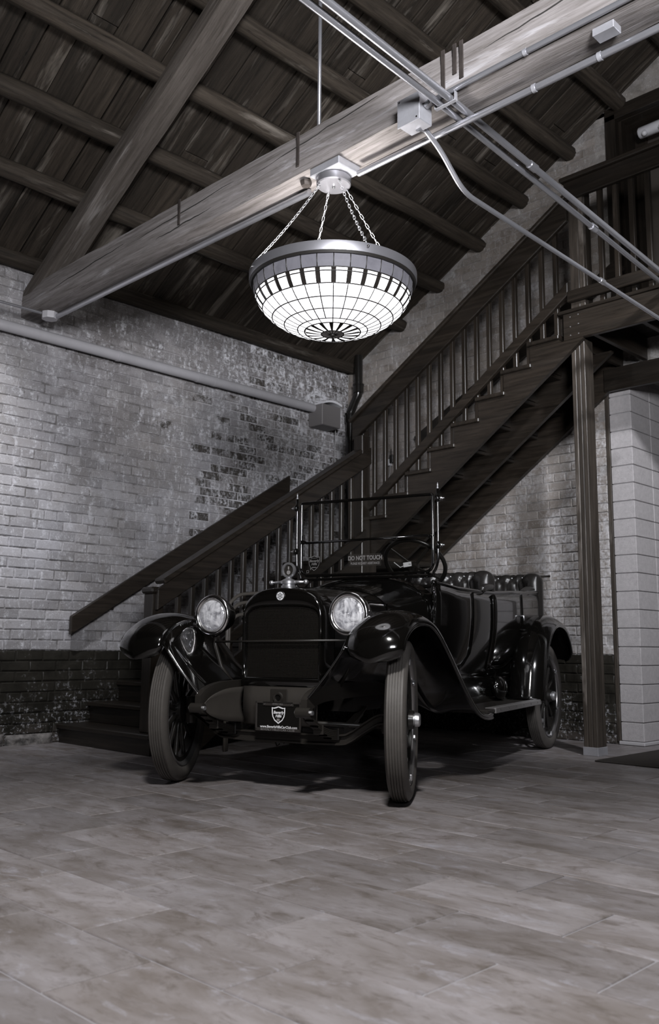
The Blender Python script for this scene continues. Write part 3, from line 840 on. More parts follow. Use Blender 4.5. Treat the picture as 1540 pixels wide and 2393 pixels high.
# downpipe in the corner
dpts = [(7.08, 6.56, 3.96), (7.08, 6.56, 3.56), (7.08, 6.565, 3.52), (7.08, 6.60, 3.47), (7.08, 6.645, 3.39), (7.08, 6.675, 3.34), (7.08, 6.68, 3.30), (7.08, 6.68, 1.62)]
dp = pipe('downpipe', dpts, .047, M_iron, 'black cast iron drain pipe with an offset bend in the corner', 'pipe', 18)
for (y, z, d) in ((6.56, 3.585, (0,0,1)), (6.68, 3.275, (0,0,1))):
    MB().lathe([(.047,-.05),(.058,-.048),(.058,.03),(.064,.032),(.064,.05),(.047,.052)], 18, (7.08, y, z)).build('socket', M_iron, dp, auto=40)
# small things on the back wall
single(MB().box((XW-.022, 6.535, 3.33), (XW+.001, 6.585, 3.40), .006), 'switch_box', M_white, 'small white switch box on the back wall beside the drain pipe', 'switch', (XW-.01, 6.56, 3.33))
wa = thing('plug_adapter', 'white plug adapter with black router on the back wall behind the balusters', 'adapter', (XW-.03, 6.16, 2.66))
MB().box((XW-.045, 6.150, 2.68), (XW+.001, 6.180, 2.75), .006).build('plug', M_white, wa)
MB().box((XW-.055, 6.10, 2.70), (XW+.001, 6.148, 2.79), .006).build('router', M_iron, wa)
MB().tube([(XW-.03, 6.14, 2.79), (XW-.03, 6.14, 2.86)], .004, 6).build('antenna', M_iron, wa)
MB().tube([(XW-.02, 6.165, 2.68), (XW-.02, 6.168, 2.60), (XW-.02, 6.185, 2.52)], .004, 6).build('cord', M_cord, wa)
# conduit under the tie beam
c1 = pipe('conduit', [(3.405, 6.45, 3.378), (3.405, 3.545, 3.378)], .020, M_conduit, 'straight steel conduit under the tie beam, left of the lamp', 'conduit', 12, 'conduits under the beam')
c2 = pipe('conduit', [(3.405, 3.16, 3.345), (3.405, -3.0, 3.345)], .017, M_conduit, 'straight steel conduit under the tie beam, right of the lamp', 'conduit', 12, 'conduits under the beam')
for yy in (2.05, 1.72): clip_(c2, (3.405, yy, 3.345), (0,1,0), .017, M_box)
single(MB().box((3.30, 1.60, 3.375), (3.37, 1.70, 3.4095), .003), 'splice_box', M_box, 'small flat steel box under the right end of the beam', 'box', (3.38, 1.65, 3.385))
c3 = pipe('conduit', [(3.252, 2.50, 3.425), (3.252, -3.0, 3.425)], .0135, M_conduit, 'bright thin conduit along the lower edge of the beam from the junction box', 'conduit', 12)
clip_(c3, (3.252, 2.0, 3.425), (0,1,0), .0135, M_box)
# junction boxes
jb = thing('junction_box', 'square galvanised junction box on the beam side where the bent conduit starts', 'junction box', (3.235, 2.62, 3.30))
MB().box((3.185, 2.555, 3.315), (3.285, 2.685, 3.452), .004).build('body', M_box, jb)
MB().box((3.178, 2.550, 3.310), (3.186, 2.690, 3.457), .002).build('cover', M_box, jb)
for (y, z) in ((2.566,3.325),(2.674,3.442)): MB().lathe([(0,.004),(.005,.003),(.006,0)], 6, (3.178, y, z), (-1,0,0)).build('screw', M_nickel, jb)
MB().tube([(3.235, 2.555, 3.40), (3.235, 2.52, 3.41)], .018, 8).build('connector', M_nickel_dull, jb)
jb2 = thing('junction_box', 'octagonal junction box at the wall end of the tie beam', 'junction box', (3.37, 6.50, 3.37))
MB().lathe([(0,0),(.062,0),(.066,.01),(.066,.055),(0,.055)], 8, (3.37, 6.50, 3.357)).build('body', M_pipepaint, jb2)
pipe('conduit', [(-1.0, 6.60, 3.385), (3.30, 6.51, 3.395)], .011, M_conduit, 'thin conduit coming along the white wall to the beam end', 'conduit')
# bent conduit
import itertools
def arc_path(P, r=.07, n=7):
    P = [Vector(p) for p in P]; out = [P[0]]
    for a, b, c in zip(P, P[1:], P[2:]):
        d0 = (a-b).normalized(); d1 = (c-b).normalized(); k = min(r, (a-b).length*.45, (c-b).length*.45)
        p0, p2 = b+d0*k, b+d1*k
        for i in range(n+1):
            t = i/n; out.append(p0*(1-t)**2+b*2*t*(1-t)+p2*t*t)
    out.append(P[-1]); return out
bp = arc_path([(3.25, 2.62, 3.315), (3.30, 2.615, 3.335), (3.42, 2.61, 3.27), (3.60, 2.60, 3.105), (6.17, 2.60, 3.034)], .09)
b1 = pipe('conduit', bp, .0135, M_conduit, 'bent thin conduit dropping from the junction box and running towards the balcony', 'conduit', 12)
MB().tube([(5.03, 2.60, 3.068), (5.08, 2.60, 3.066)], .018, 10).build('coupling', M_nickel_dull, b1)
# pair of long pipes crossing under the beam
p1 = pipe('sprinkler_pipe', [(-1.5, 2.20, 3.386), (3.2, 2.415, 3.386), (6.17, 2.603, 3.386)], .018, M_conduit, 'upper of the two long parallel pipes crossing under the beam', 'pipe', 14)
coupling(p1, (4.06, 2.47, 3.386), (1,.05,0), .023, .07, M_conduit)
p2 = pipe('sprinkler_pipe', [(-1.5, 2.27, 3.384), (3.2, 2.475, 3.384), (6.17, 2.672, 3.384)], .0165, M_conduit, 'lower of the two long parallel pipes crossing under the beam', 'pipe', 14)
coupling(p2, (4.95, 2.59, 3.384), (1,.05,0), .022, .06, M_box)
mb = MB().box((3.240, 2.385, 3.362), (3.262, 2.505, 3.366), .001).box((3.240, 2.383, 3.362), (3.262, 2.387, 3.4095), .001).box((3.240, 2.503, 3.362), (3.262, 2.507, 3.4095), .001)
single(mb, 'pipe_clamp', M_box, 'steel clamp holding the two long pipes to the beam', 'clamp', (3.25, 2.44, 3.362))
# emergency light over the door
em = thing('emergency_light', 'white twin-head emergency light above the balcony door', 'light', (7.33, 3.26, 5.33))
mb = MB(); mb.tube([(7.33, 3.36, 5.375), (7.33, 3.355, 5.375), (7.33, 3.345, 5.375), (7.33, 3.06, 5.375), (7.33, 3.05, 5.375)], [.02,.04,.052,.052,.03], 14)
mb.build('housing', M_white, em, auto=50)
for yy in (3.285, 3.13): MB().sphere((7.285, yy, 5.335), .026, 12).build('lamp_head', M_white, em, smooth=True)
mb = MB().tube([(7.38, 3.335, 5.435), (7.38, 3.04, 5.445)], .007, 8); mb.tube([(7.38, 3.34, 5.42), (7.38, 3.34, 5.455)], .012, 8)
mb.build('bracket', M_white, em)
# floor mat
single(MB().box((5.93, 1.75, .001), (6.95, 3.24, .012), .004), 'floor_mat', M_mat, 'dark flat floor mat at the foot of the post', 'mat', (6.4, 2.5, .001))

# ================================================================== CHANDELIER
LX, LY = 3.372, 3.318
RIMZ, RB, DEP = 2.79, .452, .335
lamp = thing('chandelier', 'round leaded glass bowl chandelier hanging on four chains', 'chandelier', (LX, LY, RIMZ))
# canopy
MB().box((LX-.10, LY-.135, 3.365), (LX+.07, LY+.09, 3.412), .004).build('mounting_block', M_box, lamp)
MB().lathe([(0,3.317),(.090,3.317),(.096,3.323),(.096,3.362),(.090,3.366),(0,3.366)], 40, (LX, LY, 0)).build('canopy', M_lampmetal, lamp, auto=40)
MB().lathe([(0,-.012),(.008,-.010),(.009,0)], 10, (LX, LY, 3.317)).build('canopy_knob', M_nickel, lamp, smooth=True)
# rim band
MB().lathe([(RB-.012,-.052),(RB+.004,-.052),(RB+.008,-.040),(RB+.008,-.004),(RB+.002,0),(RB-.012,0)], 96, (LX, LY, RIMZ), closed=True).build('rim_band', M_lampmetal, lamp, auto=40)
MB().lathe([(RB-.022,-.064),(RB-.004,-.064),(RB+.002,-.052),(RB-.022,-.052)], 96, (LX, LY, RIMZ), closed=True).build('rim_bead', M_came, lamp, auto=40)
def bowl(t):
    a = t*PI/2; return (RB-.014)*math.cos(a)**.92, RIMZ-.058-(DEP-.058)*math.sin(a)
NS = 32
def bpt(t, ph, off=0.0):
    r, z = bowl(t); c = Vector((LX, LY, RIMZ-.02)); p = Vector((LX+r*math.cos(ph), LY+r*math.sin(ph), z))
    n = (p-Vector((LX, LY, RIMZ+.05))).normalized(); return p+n*off
def pane(t0, t1, a0, a1, mat, nm='pane', nt=2):
    rows = []; th = .003
    for k in range(nt+1):
        t = t0+(t1-t0)*k/nt; rows.append([bpt(t, a0), bpt(t, a1)])
    rows2 = [[p+(Vector((LX, LY, RIMZ+.05))-p).normalized()*th for p in r] for r in rows]
    mb = MB(); n = len(rows); vs = [p for r in rows for p in r]+[p for r in rows2 for p in r]; fs = []; o = 2*n
    for k in range(n-1):
        a = 2*k; fs += [(a, a+1, a+3, a+2), (o+a, o+a+2, o+a+3, o+a+1), (a, a+2, o+a+2, o+a), (a+1, o+a+1, o+a+3, a+3)]
    fs += [(0, o, o+1, 1), (2*n-2, 2*n-1, o+2*n-1, o+2*n-2)]
    mb.add(vs, fs); return mb.build(nm, mat, lamp, smooth=False)
def sq(t): return 1-t
T = [0.0, .165, .205, .335, .475, .610, .735, .795, .925, 1.0]
dA = 2*PI/NS; e = .0011
for s in range(NS):
    a0, a1 = s*dA, (s+1)*dA; g = .004
    pane(T[0], T[1], a0+g, a1-g, M_paneborder)
    m0, m1 = a0+dA*.13, a1-dA*.13
    pane(T[1]+.006, T[2], m0, m1, M_pane)
    pane(T[2]+.006, T[3], m0, m1, M_pane)
    pane(T[1]+.003, T[3], a0-dA*.13, a0+dA*.13, M_accent, 'accent_pane')
    pane(T[3]+.006, T[4], a0+g, a1-g, M_pane)
    pane(T[4]+.006, T[5], a0+g, a1-g, M_pane)
    pane(T[5]+.006, T[6], a0+g*1.4, a1-g*1.4, M_pane)
for s in range(16):
    a0 = s*2*dA; a1 = a0+2*dA
    pane(T[6]+.006, T[7], a0+.012, a0+dA-.012, M_pane); pane(T[6]+.006, T[7], a0+dA+.012, a1-.012, M_pane)
    pane(T[7]+.008, T[8], a0+.03, a0+dA*1.3, M_pane)
    pane(T[7]+.008, T[8], a0+dA*1.3+.01, a1-.01, M_accent, 'accent_pane')
    pane(T[8]+.004, .995, a0+.05, a1-.05, M_panedim)
# lead came: rings and meridians, one part
cm = MB()
for t in T[1:9]:
    r, z = bowl(t)
    cm.tube([bpt(t, 2*PI*k/96, -.001) for k in range(96)], .0034 if t < .75 else .0040, 6, closed=True)
for s in range(NS):
    a = s*dA
    cm.tube([bpt(T[0]+(T[1]-T[0])*k/3, a, -.001) for k in range(4)], .0032, 5)
    cm.tube([bpt(T[3]+(T[6]-T[3])*k/8, a, -.001) for k in range(9)], .0032, 5)
    for q in (-.13, .13): cm.tube([bpt(T[1]+(T[3]-T[1])*k/3, a+q*dA, -.001) for k in range(4)], .0028, 5)
for s in range(16):
    cm.tube([bpt(T[6]+(.999-T[6])*k/6, s*2*dA, -.001) for k in range(7)], .003, 5)
cm.build('lead_came', M_came, lamp, smooth=True)
MB().sphere((LX, LY, RIMZ-DEP-.004), .016, 12, (1,1,.6)).build('finial', M_came, lamp, smooth=True)
# chains
LINKM = {}
def link_mesh():
    mb = MB(); pts = []; L, W = .034, .017
    for k in range(16):
        a = 2*PI*k/16; x = (W/2-.0022)*math.cos(a); z = (L/2-W/2)*(1 if math.sin(a) > 0 else -1)*(1 if abs(math.sin(a)) > .01 else 0)+(W/2-.0022)*math.sin(a)
        pts.append((x, 0, z))
    mb.tube(pts, .0022, 6, closed=True); return mb.mesh('link', M_chain, True)
LM = link_mesh()
for az in (156.6, 246.6, 336.6, 66.6):
    a = math.radians(az); d = Vector((math.cos(a), math.sin(a), 0))
    p0 = Vector((LX, LY, 3.312))+d*.080; p1 = Vector((LX, LY, RIMZ+.004))+d*(RB-.004)
    hook = MB().tube([p0+Vector((0,0,.012)), p0+Vector((0,0,-.006)), p0+d*.012+Vector((0,0,-.014)), p0+d*.018+Vector((0,0,-.004))], .003, 6)
    h = hook.build('chain_hook', M_nickel, lamp, smooth=True)
    MB().lathe([(0,.009),(.006,.007),(.0085,0),(.004,-.006),(.004,-.02),(0,-.02)], 10, p1+d*.016+Vector((0,0,-.028)), d).build('rim_bolt', M_nickel, lamp, smooth=True)
    dv = (p1-p0); n = int(dv.length/.0285); u = dv.normalized(); off = Vector(OFF[lamp.name])
    for k in range(n):
        o = bpy.data.objects.new('link', LM); COL.objects.link(o); o.parent = h
        t = (k+.5)/n; q = p0+dv*t+Vector((0,0,-.03*math.sin(PI*t)*.6))-off
        rot = u.to_track_quat('Z', 'Y').to_matrix().to_4x4() @ Matrix.Rotation(PI/4+(PI/2 if k % 2 else 0), 4, 'Z')
        o.matrix_local = Matrix.Translation(q) @ rot
# lamp holder and light
MB().lathe([(0,-.02),(.03,-.02),(.034,.03),(.02,.05),(0,.05)], 16, (LX, LY, RIMZ-.10)).build('bulb', M_pane, lamp, smooth=True)
pl = bpy.data.lights.new('chandelier_bulb', 'POINT'); pl.energy = 36; pl.shadow_soft_size = .08; pl.color = (1, .97, .94)
plo = bpy.data.objects.new('chandelier_bulb', pl); COL.objects.link(plo); plo.location = (LX, LY, RIMZ+.02)

# ================================================================== TOURING CAR
CAR_O = (3.4665, 3.7663, 0.0); CAR_H = math.radians(197.13)
car = thing('touring_car', 'black open vintage touring car with brass-era headlights parked on the tiles', 'car', CAR_O, CAR_H, local=True)
car['label'] = 'glossy black open vintage touring car with round headlights and tall wooden wheels'
def interp(tab, x):
    # tab: list of tuples sorted by first value
    if x <= tab[0][0]: return tab[0][1:]
    for a, b in zip(tab, tab[1:]):
        if x <= b[0]:
            t = (x-a[0])/(b[0]-a[0]); return tuple(p+(q-p)*t for p, q in zip(a[1:], b[1:]))
    return tab[-1][1:]
def smooth_path(P, n=6):
    P = [Vector(p) for p in P]; out = []
    for i in range(len(P)-1):
        p0 = P[max(i-1, 0)]; p1 = P[i]; p2 = P[i+1]; p3 = P[min(i+2, len(P)-1)]
        for k in range(n):
            t = k/n
            out.append(.5*((2*p1)+(p2-p0)*t+(2*p0-5*p1+4*p2-p3)*t*t+(3*p1-p0-3*p2+p3)*t**3))
    out.append(P[-1]); return out

# ---- wheels
WR = .408
def make_wheel(cx, cy, rz, front):
    side = 1 if cy > 0 else -1
    rim_prof = [(.305,-.040),(.318,-.046),(.330,-.040),(.330,.040),(.318,.046),(.305,.040),(.298,.030),(.298,-.030)]
    me = MB().lathe(rim_prof, 56, (0,0,0), (0,1,0), closed=True)
    w = me.build('wheel', M_rim if front else M_rim, car, auto=40); w.location = (cx, cy, WR); w.rotation_euler = (0, 0, rz)
    OFF[w.name] = (0,0,0)
    # tyre with ribbed tread
    hw = .050; prof = []
    prof += [(.322,-.040),(.336,-.050),(.355,-.0545),(.375,-.053),(.392,-.045)]
    for k in range(6):
        y = -.040+k*.0135
        rtop = WR-.0045*abs((k-2.25)/2.5)**2
        prof += [(rtop-.0005, y+.0005), (rtop, y+.0105), (rtop-.0065, y+.0112), (rtop-.0065, y+.0128)] if k < 5 else [(rtop-.0005, y+.0005), (rtop-.001, y+.010)]
    prof += [(.392,.045),(.375,.053),(.355,.0545),(.336,.050),(.322,.040)]
    MB().lathe(prof, 96, (0,0,0), (0,1,0)).build('tyre', M_tyre, w, auto=28)
    # felloe
    MB().lathe([(.272,-.024),(.300,-.026),(.300,.026),(.272,.024)], 48, (0,0,0), (0,1,0), closed=True).build('felloe', M_spoke, w, auto=40)
    # spokes
    for k in range(12):
        a = 2*PI*k/12+.13; d = Vector((math.cos(a), 0, math.sin(a))); rows = []
        t = Vector((0,1,0)); b = d.cross(t)
        for (r, wy, wb) in ((.055,.018,.013),(.085,.019,.018),(.13,.015,.0145),(.24,.013,.0135),(.275,.014,.0165)):
            rows.append([d*r+t*(wy*math.cos(2*PI*q/10))+b*(wb*math.sin(2*PI*q/10)) for q in range(10)])
        MB().grid(rows, closed_v=True).build('spoke', M_spoke, w, smooth=True)
    # hub, flange, cap
    MB().lathe([(0,-.035),(.078,-.032),(.080,-.020),(.080,.022),(.072,.028),(.050,.034),(.046,.060),(0,.060)], 28, (0,0,0), (0,side,0)).build('hub', M_spoke, w, auto=35)
    MB().lathe([(0,.094),(.026,.094),(.034,.088),(.036,.078),(.036,.066),(.031,.064),(.031,.055),(.030,.04),(0,.04)], 24, (0,0,0), (0,side,0)).build('hub_cap', M_nickel_dull, w, auto=35)
    # rim clamps and valve stem
    for k in range(6):
        a = 2*PI*k/6+.4; d = Vector((math.cos(a), 0, math.sin(a)))
        MB().obox(d*.296+Vector((0, side*.040, 0)), d, (0,1,0), d.cross(Vector((0,1,0))), .034, .016, .022, .004).build('rim_clamp', M_nickel_dull, w)
    if not front:
        MB().lathe([(0,-.11),(.135,-.11),(.14,-.10),(.14,-.03),(.0,-.03)], 32, (0,0,0), (0,side,0)).build('brake_drum', M_under, w, auto=40)
    return w
make_wheel(0, .71, math.radians(17.5), True)
make_wheel(0, -.71, math.radians(18.5), True)
make_wheel(-2.896, .71, 0, False)
make_wheel(-2.896, -.71, 0, False)

# ---- chassis
for s in (-1, 1):
    mb = MB()
    pts = smooth_path([(.355, s*.325, .470), (.30, s*.325, .505), (.20, s*.328, .530), (.05, s*.333, .540), (-.3, s*.34, .545), (-1.0, s*.36, .545), (-3.2, s*.40, .56)], 5)
    rows = []
    for p in pts:
        rows.append([p+Vector((0, a, b)) for a, b in ((-.018,-.042),(.018,-.042),(.018,.042),(-.018,.042))])
    mb.grid(rows, closed_v=True); mb.f += [(0,1,2,3), tuple(len(pts)*4-4+k for k in (3,2,1,0))]
    fr = mb.build('frame_rail', M_satin, car, auto=40)
    # horn eye with bolt
    MB().tube([(.355, s*.285, .447), (.355, s*.365, .447)], .026, 14).build('horn_eye', M_satin, fr, auto=40)
    MB().tube([(.355, s*.275, .447), (.355, s*.378, .447)], .012, 6).build('shackle_bolt', M_nickel_dull, fr)
    # leaf spring
    mb = MB()
    for k in range(6):
        Lk = .345-.05*k
        pp = [Vector((-Lk+2*Lk*q/16, s*.325, .335+.105*((-Lk+2*Lk*q/16)/.345)**2-.0085*k)) for q in range(17)]
        rows = [[p+Vector((0, a, b)) for a, b in ((-.024,-.0036),(.024,-.0036),(.024,.0036),(-.024,.0036))] for p in pp]
        mb.grid(rows, closed_v=True)
    sp = mb.build('leaf_spring', M_satin, car, auto=30)
    MB().box((.190, s*.325-.029, .328), (.202, s*.325+.029, .376), .003).build('spring_clip', M_satin, sp)
    MB().box((-.035, s*.325-.035, .285), (.035, s*.325+.035, .35), .005).build('spring_clamp', M_under, sp)
# front axle: dropped I-beam
ax_pts = smooth_path([(0,-.64,.408),(0,-.58,.400),(0,-.50,.355),(0,-.42,.305),(0,-.34,.288),(0,0,.284),(0,.34,.288),(0,.42,.305),(0,.50,.355),(0,.58,.400),(0,.64,.408)], 5)
sec = [(-.030,-.028),(.030,-.028),(.030,-.019),(.011,-.013),(.011,.013),(.030,.019),(.030,.028),(-.030,.028),(-.030,.019),(-.011,.013),(-.011,-.013),(-.030,-.019)]
rows = [[p+Vector((a, 0, b)) for a, b in sec] for p in ax_pts]
mb = MB().grid(rows, closed_v=True); mb.f += [tuple(range(12)), tuple((len(rows)-1)*12+k for k in range(12))[::-1]]
axle = mb.build('front_axle', M_satin, car, auto=35)
for s in (-1, 1):
    MB().lathe([(0,-.075),(.028,-.075),(.032,-.06),(.026,0),(.032,.06),(.028,.075),(0,.075)], 14, (0, s*.625, .408)).build('king_pin', M_satin, axle, auto=40)
    MB().tube([(0, s*.62, .37), (-.12, s*.585, .36)], .016, 10).build('steering_arm', M_under, axle)
MB().tube([(-.12, -.585, .355), (-.12, .585, .355)], .014, 10).build('tie_rod', M_satin, axle, smooth=True)
MB().tube([(-2.896, -.66, .408), (-2.896, .66, .408)], .042, 12).build('rear_axle', M_under, car, auto=40)
MB().sphere((-2.896, 0, .40), .15, 16, (1,.8,1)).build('differential', M_under, car, smooth=True)
for (yy, xx, zz) in ((-.21,-.35,.235),(-.11,-.10,.245)):
    MB().tube([(xx, yy, zz+.10), (xx, yy, zz), (xx, yy+.012, zz-.025), (xx, yy+.03, zz-.012)], .005, 6).build('drain_hook', M_satin, car)
MB().box((-2.6,-.33,.42),(-.2,.33,.50)).build('undertray', M_under, car)

# ---- front splash apron with the two leaf shaped cheeks
for s in (-1, 1):
    tip = Vector((.335, s*.305, .450)); up_ = smooth_path([tip, (.29, s*.287, .505), (.18, s*.262, .543), (.045, s*.235, .552)], 5)
    dn_ = smooth_path([tip, (.29, s*.285, .405), (.18, s*.258, .372), (.045, s*.222, .358)], 5)
    rows = []
    for a, b in zip(up_, dn_):
        rows.append([a+(b-a)*(k/6)+Vector((.018*math.sin(PI*k/6), s*.010*math.sin(PI*k/6), 0)) for k in range(7)])
    solid(MB().grid(rows).build('apron_cheek', M_dusty_lit, car, smooth=True), .005, 0)
mb = MB(); rows = []
for k in range(9):
    y = -.235+.47*k/8; rows.append([(.040, y, .556), (.046, y, .46), (.040, y, .355), (.00, y, .340)])
fa = solid(mb.grid(rows).build('front_apron', M_dusty_lit, car, smooth=True), .005, 0)
mb = MB().box((.046,-.055,.456),(.056,.055,.545),.004); bk = mb.build('crank_bracket', M_satin, car)
MB().lathe([(.017,.0),(.030,.0),(.033,.006),(.028,.014),(.019,.012)], 20, (.054, .0, .497), (1,0,0), closed=True).build('crank_collar', M_satin, bk, auto=40)
MB().lathe([(0,.0),(.018,.0)], 20, (.0575, .0, .497), (1,0,0)).build('crank_hole', M_blackplate, bk)

# ---- licence plate
PX, PY, PZ = .125, .040, .402
plate = MB().box((PX-.002, PY-.133, PZ-.068), (PX, PY+.133, PZ+.068)).build('licence_plate', M_blackplate, car)
pf = MB(); W2, H2 = .142, .078
for (a, b, c, d) in ((-W2,-H2,W2,-H2+.017),(-W2,-H2,-W2+.011,H2),(W2-.011,-H2,W2,H2),(-W2,H2-.010,W2,H2),(-.095,H2-.022,.095,H2)):
    pf.box((PX-.004, PY+a, PZ+b), (PX+.006, PY+c, PZ+d), .002)
pf.build('plate_frame', M_platef, plate)
XD, YD = (0,1,0), (0,0,1)
for yy in (-.083, .083): MB().lathe([(0,.004),(.004,.003),(.005,0)], 8, (PX+.006, PY+yy, PZ+.066), (1,0,0)).build('plate_screw', M_nickel, plate)
def shield_pts(w, h, n=10):
    right = []
    right += [(0, h*.50), (w*.18, h*.44), (w*.36, h*.40), (w*.5, h*.42), (w*.49, h*.10), (w*.44, -.12*h), (w*.30, -h*.33), (0, -h*.52)]
    pts = right+[(-a, b) for a, b in right[1:-1]][::-1]; return pts
def flat_poly(name, pts, x, oy, oz, th, mat, parent, inner=None):
    if inner is None:
        return MB().prism([(x, oy+a, oz+b) for a, b in pts], (th, 0, 0)).build(name, mat, parent)
    n = len(pts); vs = []; fs = []
    for xx in (x, x+th):
        vs += [(xx, oy+a, oz+b) for a, b in pts]+[(xx, oy+a, oz+b) for a, b in inner]
    for i in range(n):
        j = (i+1) % n; o = 2*n
        fs += [(i, j, n+j, n+i), (o+i, o+n+i, o+n+j, o+j), (i, o+i, o+j, j), (n+i, n+j, o+n+j, o+n+i)]
    return MB().add(vs, fs).build(name, mat, parent)
flat_poly('shield_emblem', shield_pts(.084, .092), PX+.0002, PY+.002, PZ+.010, .001, M_ink, plate, shield_pts(.072, .078))
text_mesh('lettering', 'Beverly', .021, M_ink, plate, (PX+.001, PY+.002, PZ+.022), XD, YD, .0004, shear=.25, bold=.0006)
text_mesh('lettering', 'Hills', .021, M_ink, plate, (PX+.001, PY+.002, PZ+.003), XD, YD, .0004, shear=.25, bold=.0006)
MB().box((PX+.0004, PY-.008, PZ-.024), (PX+.001, PY+.010, PZ-.010)).build('shield_mark', M_inkgrey, plate)
text_mesh('lettering', 'www.BeverlyHillsCarClub.com', .0185, M_ink, plate, (PX+.001, PY+.004, PZ-.0545), XD, YD, .0004, sx=.99, bold=.0004)
text_mesh('lettering', 'BEVERLY HILLS CAR CLUB', .0155, M_alu, plate, (PX+.0065, PY, PZ-.0695), XD, YD, .0004, sx=1.18)
text_mesh('lettering', 'BEVERLY HILLS', .010, M_alu, plate, (PX+.0065, PY, PZ+.0665), XD, YD, .0004)

# ---- radiator
def arch(hw, zb_, zs, zt, n=11, e=2.6):
    pts = [(-hw*.985, zb_), (-hw, zb_+(zs-zb_)*.4), (-hw, zb_+(zs-zb_)*.75)]
    for k in range(n*2+1):
        a = PI-PI*k/(n*2); c, s_ = math.cos(a), math.sin(a)
        pts.append((hw*math.copysign(abs(c)**(2/e), c), zs+(zt-zs)*abs(s_)**(2/e)))
    pts += [(hw, zb_+(zs-zb_)*.75), (hw, zb_+(zs-zb_)*.4), (hw*.985, zb_)]
    return pts
out = arch(.262, .548, .93, 1.105); inn = arch(.232, .606, .925, 1.000, e=3.2)
rows = []
def ringpts(x, pts): return [(x, a, b) for a, b in pts]
def scale_pts(pts, s, c=(0,.8)): return [(c[0]+(a-c[0])*s, c[1]+(b-c[1])*s) for a, b in pts]
rows = [ringpts(-.105, scale_pts(out, 1.0)), ringpts(.000, out), ringpts(.030, scale_pts(out, .985)), ringpts(.044, scale_pts(out, .955)),
        ringpts(.046, scale_pts(inn, 1.06)), ringpts(.036, scale_pts(inn, 1.015)), ringpts(.012, inn)]
shell = MB().grid(rows, closed_v=True).build('radiator_shell', M_paint, car, smooth=True)
# core: dark back and a fine honeycomb of crossing fins
MB().prism(ringpts(.008, inn), (-.05, 0, 0)).build('radiator_core', M_blackplate, car)
mb = MB(); nrow = 60
def inn_hw(z):
    best = .232
    if z > .925:
        t = min(1, (z-.925)/(1.0-.925)); best = .232*(max(0, 1-t**3.2))**(1/3.2)
    return best
for k in range(nrow):
    z = .609+(.998-.609)*k/(nrow-1); hw = inn_hw(z)
    if hw > .02: mb.box((.010, -hw, z-.0013), (.018, hw, z+.0013))
for k in range(62):
    y = -.228+.456*k/61
    zt = 1.0 if abs(y) < .12 else .925+(1.0-.925)*(max(0, 1-(abs(y)/.232)**3.2))**(1/3.2)
    mb.box((.010, y-.0006, .607), (.0155, y+.0006, zt-.002))
tag(mb.build('grille_fins', plain('grille_fin_metal', (.022,.019,.016), .4, .3), car), kind='stuff')
# emblem: ringed six pointed star of interlaced bars
em0 = MB().lathe([(0,.006),(.026,.006),(.031,.003),(.033,0)], 32, (.041, -.006, 1.054), (1,0,0)).build('emblem', M_blackplate, car, auto=40)
MB().lathe([(0,.0068),(.0225,.0068),(.0235,.006)], 32, (.041, -.006, 1.054), (1,0,0)).build('emblem_disc', M_ink, em0)
for tri in range(2):
    P3 = [Vector((.0482, -.006+.0205*math.cos(PI/2+tri*PI+q*2*PI/3), 1.054+.0205*math.sin(PI/2+tri*PI+q*2*PI/3))) for q in range(3)]
    for q in range(3): MB().bar(P3[q], P3[(q+1) % 3], .0026, .0008, (1,0,0), .0002).build('emblem_bar', M_blackplate, em0)
MB().lathe([(0,.0078),(.0045,.0078),(.005,.0068)], 12, (.041, -.006, 1.054), (1,0,0)).build('emblem_centre', M_blackplate, em0)
# filler cap and temperature gauge
cap = MB().lathe([(0,1.100),(.040,1.100),(.043,1.106),(.043,1.116),(.036,1.119),(.036,1.124),(.046,1.128),(.047,1.142),(.030,1.152),(.018,1.158),(.012,1.166),(0,1.168)], 28, (-.035,0,0)).build('radiator_cap', M_nickel_dull, car, auto=40)
MB().tube([(-.035,-.105,1.136), (-.035,-.050,1.137), (-.035,.050,1.137), (-.035,.105,1.136)], [.0065,.009,.009,.0065], 12).build('cap_wing', M_nickel_dull, cap, smooth=True)
for s in (-1, 1): MB().sphere((-.035, s*.112, 1.136), .0145, 14).build('cap_ball', M_nickel_dull, cap, smooth=True)
gz = 1.204
mo = MB().lathe([(.030,-.012),(.041,-.012),(.045,-.004),(.045,.006),(.041,.013),(.034,.013),(.030,.004)], 36, (-.035, 0, gz), (1,0,0), closed=True).build('temperature_gauge', M_nickel_dull, car, auto=40)
MB().lathe([(0,0),(.031,0)], 32, (-.035+.002, 0, gz), (1,0,0)).build('gauge_dial', M_satin, mo)
MB().lathe([(0,.002),(.012,.002),(.012,0)], 20, (-.033, 0, gz-.012), (1,0,0)).build('gauge_disc', M_inkgrey, mo)
MB().box((-.033, -.004, gz+.004), (-.031, .004, gz+.022)).build('gauge_window', M_inkgrey, mo)

